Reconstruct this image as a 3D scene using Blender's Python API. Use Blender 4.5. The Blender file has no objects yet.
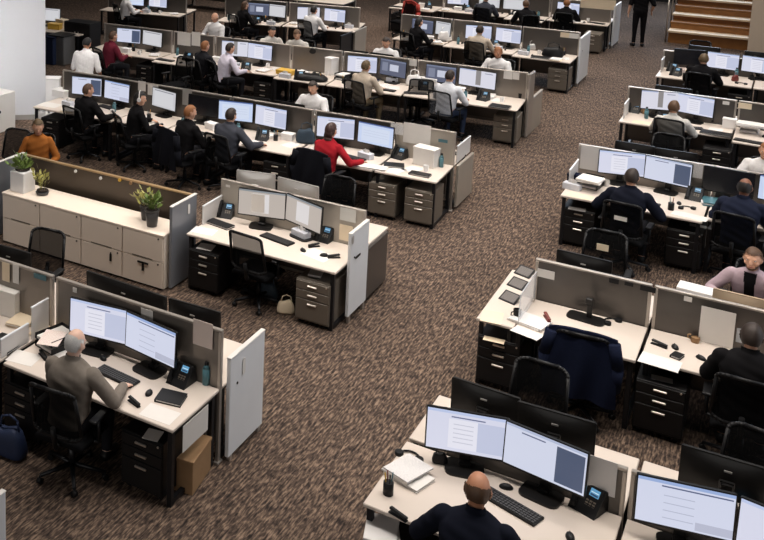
import bpy, bmesh, math, random
import numpy as np
from mathutils import Vector, Matrix
PI = math.pi
rnd = random.Random(7)
SC = bpy.context.scene
COL = SC.collection

# ------------------------------------------------------------------ materials
def lin(c):
    return tuple(((v/255)/12.92 if v/255 <= 0.04045 else ((v/255+0.055)/1.055)**2.4) for v in c)
MATS = {}
def mat(name, rgb, rough=0.6, metal=0.0, var=0.08, scale=9.0, alpha=1.0, spec=0.5, trans=0.0):
    if name in MATS: return MATS[name]
    m = bpy.data.materials.new(name); m.use_nodes = True
    nt = m.node_tree; b = nt.nodes['Principled BSDF']
    c = lin(rgb)
    tc = nt.nodes.new('ShaderNodeTexCoord'); nz = nt.nodes.new('ShaderNodeTexNoise')
    nz.inputs['Scale'].default_value = scale; nz.inputs['Detail'].default_value = 3
    mr = nt.nodes.new('ShaderNodeMapRange')
    mr.inputs['To Min'].default_value = 1-var; mr.inputs['To Max'].default_value = 1+var
    hs = nt.nodes.new('ShaderNodeHueSaturation'); hs.inputs['Color'].default_value = (*c, 1)
    nt.links.new(tc.outputs['Object'], nz.inputs['Vector'])
    nt.links.new(nz.outputs['Fac'], mr.inputs['Value'])
    nt.links.new(mr.outputs['Result'], hs.inputs['Value'])
    nt.links.new(hs.outputs['Color'], b.inputs['Base Color'])
    b.inputs['Roughness'].default_value = rough; b.inputs['Metallic'].default_value = metal
    b.inputs['Alpha'].default_value = alpha
    b.inputs['Specular IOR Level'].default_value = spec
    b.inputs['Transmission Weight'].default_value = trans
    MATS[name] = m
    return m
WHITE = mat('desk_laminate', (206, 194, 183), 0.42, var=0.03, scale=3)
WHITEP = mat('white_lacquer', (212, 208, 204), 0.4, var=0.03, scale=4)
PANELW = mat('white_end_panel', (222, 225, 229), 0.35, var=0.04, scale=5)
CREAM = mat('cabinet_cream', (232, 218, 203), 0.45, var=0.03, scale=4)
GREYP = mat('screen_panel_grey', (128, 121, 114), 0.3, 0.45, var=0.10, scale=2.2)
GREYL = mat('screen_panel_pale', (172, 164, 153), 0.35, 0.25, var=0.08, scale=2.2)
GREYD = mat('screen_panel_dark', (88, 83, 79), 0.32, 0.45, var=0.12, scale=2.2)
RAIL = mat('rail_aluminium', (176, 168, 160), 0.35, 0.6, var=0.05)
BLK = mat('black_plastic', (14, 14, 16), 0.5, var=0.12, spec=0.3)
BLKM = mat('black_metal', (22, 23, 27), 0.4, 0.3, var=0.12)
MONB = mat('monitor_black', (19, 18, 18), 0.38, var=0.10, spec=0.35)
CHAIRF = mat('chair_fabric_black', (13, 13, 15), 0.9, var=0.25, scale=120, spec=0.1)
CHAIRM = mat('chair_mesh_black', (12, 12, 13), 0.85, var=0.25, scale=160, alpha=0.84, spec=0.06)
PEDB = mat('pedestal_black', (22, 21, 22), 0.45, 0.1, var=0.10, spec=0.3)
PEDG = mat('pedestal_taupe', (113, 105, 95), 0.42, 0.25, var=0.06)
CHROME = mat('satin_chrome', (214, 205, 195), 0.28, 0.85, var=0.04)
SILVER = mat('silver_shell', (190, 188, 186), 0.32, 0.5, var=0.04)
PAPER = mat('paper_white', (218, 214, 209), 0.7, var=0.03, scale=14)
PAPERC = mat('paper_cream', (226, 208, 180), 0.7, var=0.05, scale=14)
CARD = mat('cardboard', (150, 118, 84), 0.8, var=0.15, scale=12)
NAVY = mat('navy_cloth', (20, 26, 46), 0.9, var=0.25, scale=40, spec=0.12)
BLUEB = mat('blue_bag', (20, 36, 68), 0.7, var=0.25, scale=14)
REDJ = mat('red_cloth', (178, 58, 46), 0.8, var=0.2, scale=20)
GREENP = mat('green_leaf', (96, 116, 52), 0.5, var=0.45, scale=25)
GREENY = mat('yellow_green_leaf', (156, 152, 84), 0.5, var=0.4, scale=25)
SOIL = mat('soil', (42, 32, 26), 0.95, var=0.3, scale=60)
POTW = mat('planter_white', (236, 234, 233), 0.4, var=0.03)
POTD = mat('planter_charcoal', (66, 64, 64), 0.4, var=0.12)
WOOD = mat('plywood_step', (146, 98, 50), 0.5, var=0.3, scale=5)
WOODL = mat('pale_tread', (236, 214, 184), 0.5, var=0.10, scale=5)
WALLM = mat('white_wall_paint', (206, 207, 212), 0.6, var=0.02, scale=2)
JAMBM = mat('beige_wall_paint', (190, 172, 152), 0.65, var=0.03, scale=2)
GLASSC = mat('clear_acrylic', (226, 232, 238), 0.12, alpha=0.45, var=0.02)
FROST = mat('frosted_acrylic', (225, 222, 220), 0.4, alpha=0.72, var=0.03)
SKIN = mat('skin_light', (214, 164, 136), 0.55, var=0.06, scale=20)
SKINT = mat('skin_tan', (182, 128, 98), 0.55, var=0.06, scale=20)
SKIND = mat('skin_brown', (128, 84, 62), 0.55, var=0.06, scale=20)
EYEW = mat('eye_white', (225, 220, 215), 0.3, var=0.0)
EYED = mat('eye_iris', (48, 34, 26), 0.2, var=0.0)
LIP = mat('lip', (160, 92, 84), 0.5, var=0.03)
BRONZE = mat('tan_leather', (150, 98, 52), 0.6, var=0.3, scale=20)
YELLOW = mat('yellow_plastic', (206, 164, 60), 0.5, var=0.1)
TEAL = mat('teal_plastic', (70, 112, 122), 0.4, var=0.1)
DKRED = mat('dark_red_plastic', (110, 44, 38), 0.5, var=0.1)
def cloth(name, rgb): return mat('cloth_'+name, rgb, 0.9, var=0.16, scale=28, spec=0.12)
def hairm(name, rgb): return mat('hair_'+name, rgb, 0.6, var=0.3, scale=90)

def carpet():
    m = bpy.data.materials.new('carpet_loop'); m.use_nodes = True
    nt = m.node_tree; b = nt.nodes['Principled BSDF']; L = nt.links.new
    tc = nt.nodes.new('ShaderNodeTexCoord')
    def noise(scale3, sc, det, dist=0.0):
        mp = nt.nodes.new('ShaderNodeMapping'); mp.inputs['Scale'].default_value = scale3
        n = nt.nodes.new('ShaderNodeTexNoise'); n.inputs['Scale'].default_value = sc
        n.inputs['Detail'].default_value = det; n.inputs['Distortion'].default_value = dist
        L(tc.outputs['Object'], mp.inputs['Vector']); L(mp.outputs['Vector'], n.inputs['Vector'])
        return n.outputs['Fac']
    a = noise((8.0, 1, 1), 6.8, 3, 0.3)
    c = noise((3.2, 1, 1), 15.0, 2, 0.4)
    d = noise((1, 0.6, 1), 0.7, 2)  # broad patches of mottled light and shade put into the carpet colour
    mx = nt.nodes.new('ShaderNodeMix'); mx.data_type = 'FLOAT'; mx.inputs[0].default_value = 0.42
    L(a, mx.inputs[2]); L(c, mx.inputs[3])
    r = nt.nodes.new('ShaderNodeValToRGB')
    e = r.color_ramp.elements
    e[0].position = 0.38; e[0].color = (*lin((42, 37, 35)), 1)
    e[1].position = 0.64; e[1].color = (*lin((136, 116, 100)), 1)
    k = e.new(0.5); k.color = (*lin((82, 69, 61)), 1)
    L(mx.outputs[0], r.inputs['Fac'])
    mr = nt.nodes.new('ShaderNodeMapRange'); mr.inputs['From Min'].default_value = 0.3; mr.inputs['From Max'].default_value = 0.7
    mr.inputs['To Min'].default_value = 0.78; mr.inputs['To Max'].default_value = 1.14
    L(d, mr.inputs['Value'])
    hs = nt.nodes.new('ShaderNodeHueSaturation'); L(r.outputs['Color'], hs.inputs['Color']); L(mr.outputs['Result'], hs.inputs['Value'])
    L(hs.outputs['Color'], b.inputs['Base Color'])
    b.inputs['Roughness'].default_value = 0.9; b.inputs['Specular IOR Level'].default_value = 0.08
    bp = nt.nodes.new('ShaderNodeBump'); bp.inputs['Strength'].default_value = 0.35; bp.inputs['Distance'].default_value = 0.01
    L(mx.outputs[0], bp.inputs['Height']); L(bp.outputs['Normal'], b.inputs['Normal'])
    return m
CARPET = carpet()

SCREENS = {}
def screen_mat(kind):
    """lit screen: UI laid out on the screen's own UV map; it gives off light because a monitor does"""
    if kind in SCREENS: return SCREENS[kind]
    m = bpy.data.materials.new('screen_'+kind); m.use_nodes = True
    nt = m.node_tree; L = nt.links.new
    b = nt.nodes['Principled BSDF']
    if kind == 'off':
        b.inputs['Base Color'].default_value = (*lin((22, 23, 28)), 1); b.inputs['Roughness'].default_value = 0.22
        SCREENS[kind] = m; return m
    uv = nt.nodes.new('ShaderNodeUVMap'); sp = nt.nodes.new('ShaderNodeSeparateXYZ'); L(uv.outputs['UV'], sp.inputs[0])
    X, Y = sp.outputs['X'], sp.outputs['Y']
    def cmp(sock, v, gt=True):
        n = nt.nodes.new('ShaderNodeMath'); n.operation = 'GREATER_THAN' if gt else 'LESS_THAN'
        L(sock, n.inputs[0]); n.inputs[1].default_value = v; return n.outputs[0]
    def mul(a, c):
        n = nt.nodes.new('ShaderNodeMath'); n.operation = 'MULTIPLY'; L(a, n.inputs[0]); L(c, n.inputs[1]); return n.outputs[0]
    def rect(x0, y0, x1, y1):
        return mul(mul(cmp(X, x0), cmp(X, x1, False)), mul(cmp(Y, y0), cmp(Y, y1, False)))
    def lines(per, duty):
        n = nt.nodes.new('ShaderNodeMath'); n.operation = 'MULTIPLY'; L(Y, n.inputs[0]); n.inputs[1].default_value = per
        f = nt.nodes.new('ShaderNodeMath'); f.operation = 'FRACT'; L(n.outputs[0], f.inputs[0])
        return cmp(f.outputs[0], duty, False)
    base = {'doc': (212, 214, 232), 'sheet': (207, 212, 232), 'two': (214, 214, 226), 'blue': (196, 210, 238), 'side': (206, 211, 230),
            'dim': (184, 174, 166), 'wall': (84, 90, 112), 'phone': (90, 150, 190), 'grey': (196, 196, 200)}[kind]
    rgb = nt.nodes.new('ShaderNodeRGB'); rgb.outputs[0].default_value = (*lin(base), 1)
    cur = rgb.outputs[0]
    def paint(mask, col, fac=1.0):
        nonlocal cur
        mx = nt.nodes.new('ShaderNodeMix'); mx.data_type = 'RGBA'
        if fac < 1:
            n = nt.nodes.new('ShaderNodeMath'); n.operation = 'MULTIPLY'; L(mask, n.inputs[0]); n.inputs[1].default_value = fac; mask = n.outputs[0]
        L(mask, mx.inputs[0]); L(cur, mx.inputs[6]); mx.inputs[7].default_value = (*lin(col), 1); cur = mx.outputs[2]
    if kind == 'doc':
        paint(rect(0.27, 0.08, 0.63, 0.80), (226, 226, 238)); paint(rect(0.63, 0.08, 1, 0.80), (190, 196, 220))
        paint(rect(0, 0.93, 1, 1), (186, 198, 230)); paint(rect(0.3, 0.84, 0.72, 0.87), (96, 104, 140))
        paint(mul(rect(0.33, 0.2, 0.58, 0.7), lines(9, 0.2)), (170, 172, 190), 0.6)
    elif kind == 'sheet':
        paint(rect(0, 0.93, 1, 1), (150, 172, 216)); paint(rect(0.25, 0.86, 0.98, 0.89), (76, 88, 124))
        paint(mul(rect(0.28, 0.15, 0.6, 0.8), lines(6, 0.12)), (160, 166, 188), 0.7); paint(rect(0.62, 0.04, 1, 0.22), (180, 184, 204))
    elif kind == 'two':
        paint(rect(0.46, 0.12, 0.60, 1), (136, 132, 132)); paint(rect(0, 0.94, 0.44, 1), (170, 180, 210)); paint(rect(0.7, 0.85, 0.92, 0.89), (120, 124, 150))
    elif kind == 'blue':
        paint(rect(0.1, 0.1, 0.9, 0.82), (208, 218, 238)); paint(rect(0, 0.94, 1, 1), (86, 108, 164)); paint(mul(rect(0.15, 0.3, 0.85, 0.75), lines(8, 0.1)), (150, 162, 196), 0.5)
    elif kind == 'side':
        paint(rect(0.64, 0.05, 0.98, 0.9), (70, 82, 108)); paint(rect(0, 0.94, 1, 1), (176, 186, 212)); paint(rect(0.2, 0.86, 0.5, 0.89), (90, 98, 130))
    elif kind == 'dim':
        paint(rect(0.3, 0.12, 0.66, 0.88), (216, 212, 212)); paint(rect(0, 0.93, 1, 1), (130, 136, 142))
    elif kind == 'grey':
        paint(rect(0.08, 0.1, 0.9, 0.86), (206, 206, 210)); paint(rect(0.1, 0.88, 0.9, 0.92), (120, 122, 134))
    elif kind == 'wall':
        paint(rect(0.38, 0.3, 0.72, 0.72), (196, 200, 216)); paint(rect(0, 0.9, 1, 1), (110, 118, 142)); paint(rect(0.08, 0.25, 0.3, 0.8), (124, 130, 150))
    elif kind == 'phone':
        paint(rect(0.1, 0.1, 0.9, 0.35), (30, 60, 90)); paint(rect(0.1, 0.5, 0.9, 0.62), (200, 224, 236))
    em = b.inputs['Emission Color']; L(cur, em); b.inputs['Emission Strength'].default_value = 0.98
    b.inputs['Base Color'].default_value = (0.02, 0.02, 0.02, 1); b.inputs['Roughness'].default_value = 0.35
    SCREENS[kind] = m
    return m

def print_mat(name, base, ink, kind):
    """printed sheet with ruled lines / blocks on its own UV map"""
    if name in MATS: return MATS[name]
    m = bpy.data.materials.new(name); m.use_nodes = True; nt = m.node_tree; L = nt.links.new; b = nt.nodes['Principled BSDF']
    uv = nt.nodes.new('ShaderNodeTexCoord'); br = nt.nodes.new('ShaderNodeTexBrick')
    br.inputs['Color1'].default_value = (*lin(base), 1); br.inputs['Color2'].default_value = (*lin(tuple(min(255, v+5) for v in base)), 1)
    br.inputs['Mortar'].default_value = (*lin(ink), 1); br.inputs['Scale'].default_value = 9 if kind == 'text' else 3
    br.inputs['Mortar Size'].default_value = 0.03 if kind == 'text' else 0.08
    sx = nt.nodes.new('ShaderNodeSeparateXYZ'); ad = nt.nodes.new('ShaderNodeMath'); cx = nt.nodes.new('ShaderNodeCombineXYZ')
    L(uv.outputs['Generated'], sx.inputs[0]); L(sx.outputs['Y'], ad.inputs[0]); L(sx.outputs['Z'], ad.inputs[1]); L(sx.outputs['X'], cx.inputs['X']); L(ad.outputs[0], cx.inputs['Y'])
    L(cx.outputs[0], br.inputs['Vector']); L(br.outputs['Color'], b.inputs['Base Color']); b.inputs['Roughness'].default_value = 0.7
    MATS[name] = m
    return m
PRINT = print_mat('printed_sheet', (228, 225, 222), (176, 174, 178), 'text')
PRINTC = print_mat('printed_form', (222, 214, 206), (196, 160, 152), 'text')

# ------------------------------------------------------------------ mesh building
class MB:
    def __init__(s): s.bm = bmesh.new(); s.uv = s.bm.loops.layers.uv.new('UVMap')
    def box(s, c, d, rot=None, bev=0.0, mi=0, seg=1):
        r = bmesh.ops.create_cube(s.bm, size=1.0)
        vs = r['verts']
        bmesh.ops.scale(s.bm, vec=d, verts=vs)
        if bev > 0:
            es = list({e for v in vs for e in v.link_edges})
            g = bmesh.ops.bevel(s.bm, geom=es, offset=bev, segments=seg, affect='EDGES', profile=0.5)
            vs = list({v for f in g['faces'] for v in f.verts} | {v for v in vs if v.is_valid})
        if rot is not None: bmesh.ops.rotate(s.bm, cent=(0, 0, 0), matrix=rot, verts=vs)
        bmesh.ops.translate(s.bm, vec=c, verts=vs)
        for f in {f for v in vs for f in v.link_faces}: f.material_index = mi
        return s
    def cyl(s, a, b, r1, r2=None, n=12, mi=0, caps=True):
        a, b = Vector(a), Vector(b); r2 = r1 if r2 is None else r2
        z = (b-a); L = z.length; z.normalize()
        x = z.orthogonal().normalized(); y = z.cross(x)
        A = [s.bm.verts.new(a + (x*math.cos(t)+y*math.sin(t))*r1) for t in [2*PI*i/n for i in range(n)]]
        B = [s.bm.verts.new(b + (x*math.cos(t)+y*math.sin(t))*r2) for t in [2*PI*i/n for i in range(n)]]
        for i in range(n):
            f = s.bm.faces.new((A[i], A[(i+1) % n], B[(i+1) % n], B[i])); f.material_index = mi; f.smooth = True
        if caps:
            s.bm.faces.new(A[::-1]).material_index = mi; s.bm.faces.new(B).material_index = mi
        return s
    def tube(s, pts, r, n=8, mi=0):
        for a, b in zip(pts, pts[1:]): s.cyl(a, b, r, r, n, mi)
        for p in pts[1:-1]: s.ball(p, (r, r, r), 8, 5, mi)
        return s
    def ball(s, c, rad, u=12, v=8, mi=0, rot=None):
        m = Matrix.Translation(c)
        if rot is not None: m = m @ rot.to_4x4()
        m = m @ Matrix.Diagonal((*rad, 1))
        nv = [s.bm.verts.new(m @ Vector((0, 0, 1)))]; rows = []
        for j in range(1, v):
            a = PI*j/v; rows.append([s.bm.verts.new(m @ Vector((math.sin(a)*math.cos(2*PI*i/u), math.sin(a)*math.sin(2*PI*i/u), math.cos(a)))) for i in range(u)])
        nv.append(s.bm.verts.new(m @ Vector((0, 0, -1)))); fs = []
        for i in range(u):
            k = (i+1) % u
            fs.append(s.bm.faces.new((nv[0], rows[0][i], rows[0][k]))); fs.append(s.bm.faces.new((nv[1], rows[-1][k], rows[-1][i])))
            for j in range(v-2): fs.append(s.bm.faces.new((rows[j][i], rows[j+1][i], rows[j+1][k], rows[j][k])))
        for f in fs: f.material_index = mi; f.smooth = True
        return s
    def quad(s, pts, mi=0, uv=True):
        vs = [s.bm.verts.new(p) for p in pts]; f = s.bm.faces.new(vs); f.material_index = mi
        for lp, q in zip(f.loops, ((0, 0), (1, 0), (1, 1), (0, 1))): lp[s.uv].uv = q
        return s
    def grid(s, fn, nu, nv, mi=0, smooth=True):
        V = [[s.bm.verts.new(fn(i/nu, j/nv)) for i in range(nu+1)] for j in range(nv+1)]
        for j in range(nv):
            for i in range(nu):
                f = s.bm.faces.new((V[j][i], V[j][i+1], V[j+1][i+1], V[j+1][i])); f.material_index = mi; f.smooth = smooth
                for lp, q in zip(f.loops, ((i, j), (i+1, j), (i+1, j+1), (i, j+1))): lp[s.uv].uv = (q[0]/nu, q[1]/nv)
        return s
    def slab(s, outline, y0, y1, mi=0, axis='y'):
        """extrude a closed 2D outline (x, z) between two y's (or (x, y) between two z's)"""
        P = (lambda p, t: (p[0], t, p[1])) if axis == 'y' else (lambda p, t: (p[0], p[1], t))
        A = [s.bm.verts.new(P(p, y0)) for p in outline]; B = [s.bm.verts.new(P(p, y1)) for p in outline]; n = len(A)
        for i in range(n): s.bm.faces.new((A[i], A[(i+1) % n], B[(i+1) % n], B[i])).material_index = mi
        s.bm.faces.new(A[::-1]).material_index = mi; s.bm.faces.new(B).material_index = mi
        return s
    def mesh(s, name):
        bmesh.ops.recalc_face_normals(s.bm, faces=s.bm.faces)
        me = bpy.data.meshes.new(name); s.bm.to_mesh(me); s.bm.free(); return me
CACHE = {}
def cached(key, fn):
    if key not in CACHE:
        mb = MB(); fn(mb); CACHE[key] = mb.mesh(key)
    return CACHE[key]
def R3(ax, a): return Matrix.Rotation(a, 3, ax)
def tag(o, label, cat, group=None):
    o['label'] = label; o['category'] = cat
    if group: o['group'] = group
    return o
def emp(name, label, cat, loc, rz=0.0, group=None):
    o = bpy.data.objects.new(name, None); COL.objects.link(o); o.empty_display_size = 0.1
    o.location = loc; o.rotation_euler = (0, 0, rz)
    return tag(o, label, cat, group)
def put(name, me, mats, parent=None, loc=(0, 0, 0), rot=(0, 0, 0), label=None):
    """one mesh object; materials sit on the object so that copies can share the mesh"""
    o = bpy.data.objects.new(name, me); COL.objects.link(o)
    o.location = loc; o.rotation_euler = rot
    if parent is not None: o.parent = parent
    mats = mats if isinstance(mats, (list, tuple)) else [mats]
    while len(me.materials) < len(mats): me.materials.append(None)
    for i, m in enumerate(mats):
        o.material_slots[i].link = 'OBJECT'; o.material_slots[i].material = m
    if label: o['label'] = label
    return o
def struct(name, me, m):
    o = put(name, me, m); o['kind'] = 'structure'; return o
# ------------------------------------------------------------------ furniture (user sits on the -Y side, origin on the floor / desk top)
DT = 0.73
def rrect(w, h, r, n=4, cx=0, cz=0):
    out = []
    for sx, sz, a0 in ((1, -1, -PI/2), (1, 1, 0), (-1, 1, PI/2), (-1, -1, PI)):
        for k in range(n+1):
            a = a0 + PI/2*k/n
            out.append((cx + sx*(w/2-r) + r*math.cos(a), cz + sz*(h/2-r) + r*math.sin(a)))
    return out
def desk(label, loc, rz, w, D, group=None, top=WHITE, rails=(1, 1)):
    t = emp('desk', label, 'desk', loc, rz, group)
    put('desktop', cached('desktop%.2f_%.2f' % (w, D), lambda m: m.box((0, -D/2-0.0135, DT-0.015), (w-0.012, D-0.027, 0.03), bev=0.006)), top, t)
    def fr(m):
        for y in (-D+0.05, -0.09): m.box((0, y, 0.35), (0.045, 0.05, 0.70), bev=0.004)
        m.box((0, -D/2-0.02, 0.678), (0.04, D-0.14, 0.04)); m.box((0, -D/2-0.02, 0.035), (0.04, D-0.14, 0.04))
    for s in (-1, 1):
        put('leg_frame', cached('legframe%.2f' % D, fr), BLKM, t, (s*(w/2-0.05), 0, 0))
    put('modesty_panel', cached('modesty%.2f' % w, lambda m: m.box((0, -0.13, 0.48), (w-0.15, 0.018, 0.38), bev=0.003)), GREYD, t)
    return t
def divider(label, loc, rz, w, h, m=GREYP, group=None):
    t = emp('desk_divider', label, 'divider', loc, rz, group)
    put('screen_panel', cached('dpanel%.2f_%.2f' % (w, h), lambda b: b.box((0, 0, (h+0.2)/2-0.01), (w-0.04, 0.03, h-0.22), bev=0.004)), m, t)
    put('top_rail', cached('drail%.2f' % w, lambda b: b.box((0, 0, 0), (w-0.004, 0.042, 0.026), bev=0.005)), RAIL, t, (0, 0, h-0.012))
    for s in (-1, 1):
        put('post', cached('dpost%.2f' % h, lambda b: b.box((0, 0, h/2-0.013), (0.03, 0.046, h-0.026), bev=0.004).box((0, 0, 0.01), (0.05, 0.09, 0.02), bev=0.004)), RAIL, t, (s*(w/2-0.018), 0, 0))
    return t
PB = mat('panel_blue_grey', (126, 129, 136), 0.38, 0.25, var=0.08, scale=2)
def end_panel(label, x, ya, yb, z0, z1, m=PANELW, feet=True, rz=0):
    t = emp('end_panel', label, 'end panel', (x, (ya+yb)/2, 0), rz)
    L = yb-ya
    put('panel_board', cached('epanel%.2f_%.2f_%.2f' % (L, z0, z1), lambda b: b.box((0, 0, (z0+z1)/2), (0.04, L, z1-z0), bev=0.006)), m, t)
    put('top_trim', cached('etrim%.2f_%.2f' % (L, z1), lambda b: b.box((0, 0, z1+0.006), (0.046, L+0.004, 0.014), bev=0.004)), WHITEP if m in (PANELW, PB) else m, t)
    if feet:
        for s in (-1, 1):
            put('foot', cached('efoot%.2f' % z0, lambda b: b.box((0, 0, z0/2), (0.036, 0.05, z0), bev=0.004)), RAIL, t, (0, s*(L/2-0.06), 0))
        put('fixing_stud', cached('estud', lambda b: b.cyl((0.018, 0, 0), (0.026, 0, 0), 0.012)), BLK, t, (0, -L*0.3, z1*0.72))
    return t
def pedestal(label, loc, rz, m=PEDB, group=None):
    t = emp('drawer_pedestal', label, 'drawer unit', loc, rz, group)
    put('body', cached('pedbody', lambda b: b.box((0, 0.27, 0.30), (0.42, 0.54, 0.50), bev=0.006)), m, t)
    for z, h in ((0.485, 0.10), (0.375, 0.10), (0.195, 0.24)):
        d = put('drawer', cached('peddr%.2f' % h, lambda b: b.box((0, 0, 0), (0.405, 0.016, h), bev=0.004)), m, t, (0, -0.006, z))
        put('handle', cached('pedh', lambda b: b.box((0, -0.018, 0), (0.115, 0.02, 0.02), bev=0.005)), CHROME, d, (0, 0, h/2-0.045))
    put('lock', cached('pedlock', lambda b: b.cyl((0, -0.014, 0), (0, -0.022, 0), 0.009)), CHROME, t, (0.17, 0, 0.52))
    for sx in (-1, 1):
        for y in (0.06, 0.47):
            put('caster', cached('pedcast', lambda b: b.cyl((-0.014, 0, 0.025), (0.014, 0, 0.025), 0.025, n=10).box((0, 0, 0.045), (0.04, 0.04, 0.012))), BLK, t, (sx*0.16, y, 0))
    return t

def chair(label, loc, rz, group=None, back=CHAIRM, fabric=CHAIRF):
    t = emp('office_chair', label, 'chair', loc, rz, group)
    def seat(b):
        b.grid(lambda u, v: ((u-0.5)*0.49*(1-0.12*abs(v-0.5)**2*4*0.5), (v-0.5)*0.47, 0.475-0.035*max(0, (v-0.82)/0.18)**2-0.02*(2*abs(u-0.5))**4+0.012*math.cos((u-0.5)*PI)), 10, 10)
        b.grid(lambda u, v: ((u-0.5)*0.49*(1-0.12*abs(v-0.5)**2*4*0.5), (v-0.5)*0.47, 0.415-0.02*max(0, (v-0.82)/0.18)**2), 10, 10)
        bm = b.bm; bmesh.ops.bridge_loops(bm, edges=[e for e in bm.edges if e.is_boundary])
    put('seat', cached('chseat', seat), fabric, t)
    W = 0.47
    def zy(v):   # recline and lumbar curve of the back
        return 0.52+v*0.48, -0.235-0.10*v+0.035*math.sin(v*PI)
    def fr(b):
        pts = []
        for x, v in rrect(W, 1.0, 0.10, 4, 0, 0.5):
            pts.append((x*(1-0.10*v+0.02), v))
        ring = [(x, zy(v)[1]-0.05*(1-(2*x/W)**2), zy(v)[0]) for x, v in pts]
        b.tube(ring+[ring[0]], 0.0175, 7)
    fo = put('backrest', cached('chback', fr), BLK, t)
    put('mesh_web', cached('chmesh', lambda b: b.grid(lambda u, v: ((u-0.5)*W*0.97*(1-0.10*v+0.02), zy(v*0.96+0.02)[1]-0.05*(1-(2*(u-0.5))**2), zy(v*0.96+0.02)[0]), 10, 10)), back, fo)
    put('spine', cached('chspine', lambda b: b.tube([(0, -0.03, 0.40), (0, -0.27, 0.42), (0, -0.315, 0.62)], 0.024, 8)), BLK, t)
    for s in (-1, 1):
        a = put('armrest', cached('charm', lambda b: b.box((0, -0.02, 0.66), (0.075, 0.25, 0.03), bev=0.012, seg=2)), BLK, t, (s*0.285, 0, 0))
        put('arm_post', cached('charmp%d' % s, lambda b: b.tube([(-s*0.10, -0.03, 0.41), (0, -0.03, 0.43), (0, -0.03, 0.65)], 0.017, 7)), BLKM, a)
    put('gas_column', cached('chcol', lambda b: b.cyl((0, 0, 0.10), (0, 0, 0.28), 0.03).cyl((0, 0, 0.28), (0, 0, 0.42), 0.02).box((0, 0, 0.405), (0.22, 0.26, 0.03), bev=0.008)), BLKM, t)
    for k in range(5):
        an = 2*PI*k/5 + 0.3
        put('base_spoke', cached('chspoke', lambda b: b.cyl((0, 0, 0.115), (0.30, 0, 0.075), 0.024, 0.016, 8)), BLKM, t, (0, 0, 0), (0, 0, an))
        put('caster', cached('chcast', lambda b: b.cyl((0, -0.022, 0.028), (0, 0.022, 0.028), 0.028, n=10).cyl((0, 0, 0.03), (0, 0, 0.075), 0.009, n=6)), BLK, t, (0.30*math.cos(an), 0.30*math.sin(an), 0), (0, 0, an+0.6))
    return t

def monitor(label, loc, rz, kind='doc', w=0.61, h=0.35, lift=0.13, shell=MONB, group=None, tilt=0.05, cat='monitor'):
    t = emp('monitor', label, cat, loc, rz, group)
    zc = lift + h/2
    def hs(b):
        b.slab(rrect(w, h, 0.012, 2), 0.0, 0.022)
        b.grid(lambda u, v: ((u-.5)*w*.97, .021+.042*math.sin(u*PI)**.8*math.sin(v*PI)**.8, (v-.5)*h*.95), 14, 10)
        b.box((0, 0.064, -0.03), (0.10, 0.02, 0.10), bev=0.008)
    ho = put('housing', cached('mon%.2f_%.2f' % (w, h), hs), shell, t, (0, 0, zc), (-tilt, 0, 0))
    put('screen', cached('scr%.2f_%.2f' % (w, h), lambda b: b.quad([(-w/2+0.010, -0.0025, -h/2+0.016), (w/2-0.010, -0.0025, -h/2+0.016), (w/2-0.010, -0.0025, h/2-0.010), (-w/2+0.010, -0.0025, h/2-0.010)])), screen_mat(kind), ho)
    put('rear_badge', cached('monbadge', lambda b: b.box((0, 0.055, 0.085), (0.05, 0.008, 0.012))), SILVER, ho)
    put('stand_neck', cached('monneck%.2f' % zc, lambda b: b.box((0, 0.078, zc/2), (0.08, 0.03, zc), bev=0.006).box((0, 0.05, 0.03), (0.09, 0.08, 0.035), bev=0.01)), shell, t)
    put('stand_base', cached('monbase', lambda b: b.slab(rrect(0.29, 0.23, 0.06, 4, 0, 0.0), 0.0, 0.018, axis='z')), shell, t)
    return t
def keyboard(label, loc, rz, group=None):
    t = emp('keyboard', label, 'keyboard', loc, rz, group)
    put('case', cached('kbcase', lambda b: b.box((0, 0, 0.009), (0.44, 0.145, 0.018), bev=0.004)), BLK, t)
    def keys(b):
        for r in range(5):
            for c in range(17):
                b.box((-0.20+c*0.025, -0.052+r*0.026, 0.021), (0.020, 0.020, 0.007))
    k = put('keys', cached('kbkeys', keys), mat('key_caps', (44, 43, 44), 0.5, var=0.2, scale=60), t)
    k['kind'] = 'stuff'
    return t
def mouse(label, loc, rz, group=None):
    t = emp('mouse', label, 'mouse', loc, rz, group)
    def bd(b):
        b.ball((0, 0, 0.006), (0.031, 0.052, 0.030), 12, 8)
        for v in b.bm.verts: v.co.z = max(v.co.z, 0.0)
    put('shell', cached('msbody', bd), BLK, t)
    put('wheel', cached('mswheel', lambda b: b.cyl((-0.004, 0.024, 0.030), (0.004, 0.024, 0.030), 0.008, n=8)), PEDG, t)
    return t
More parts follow.
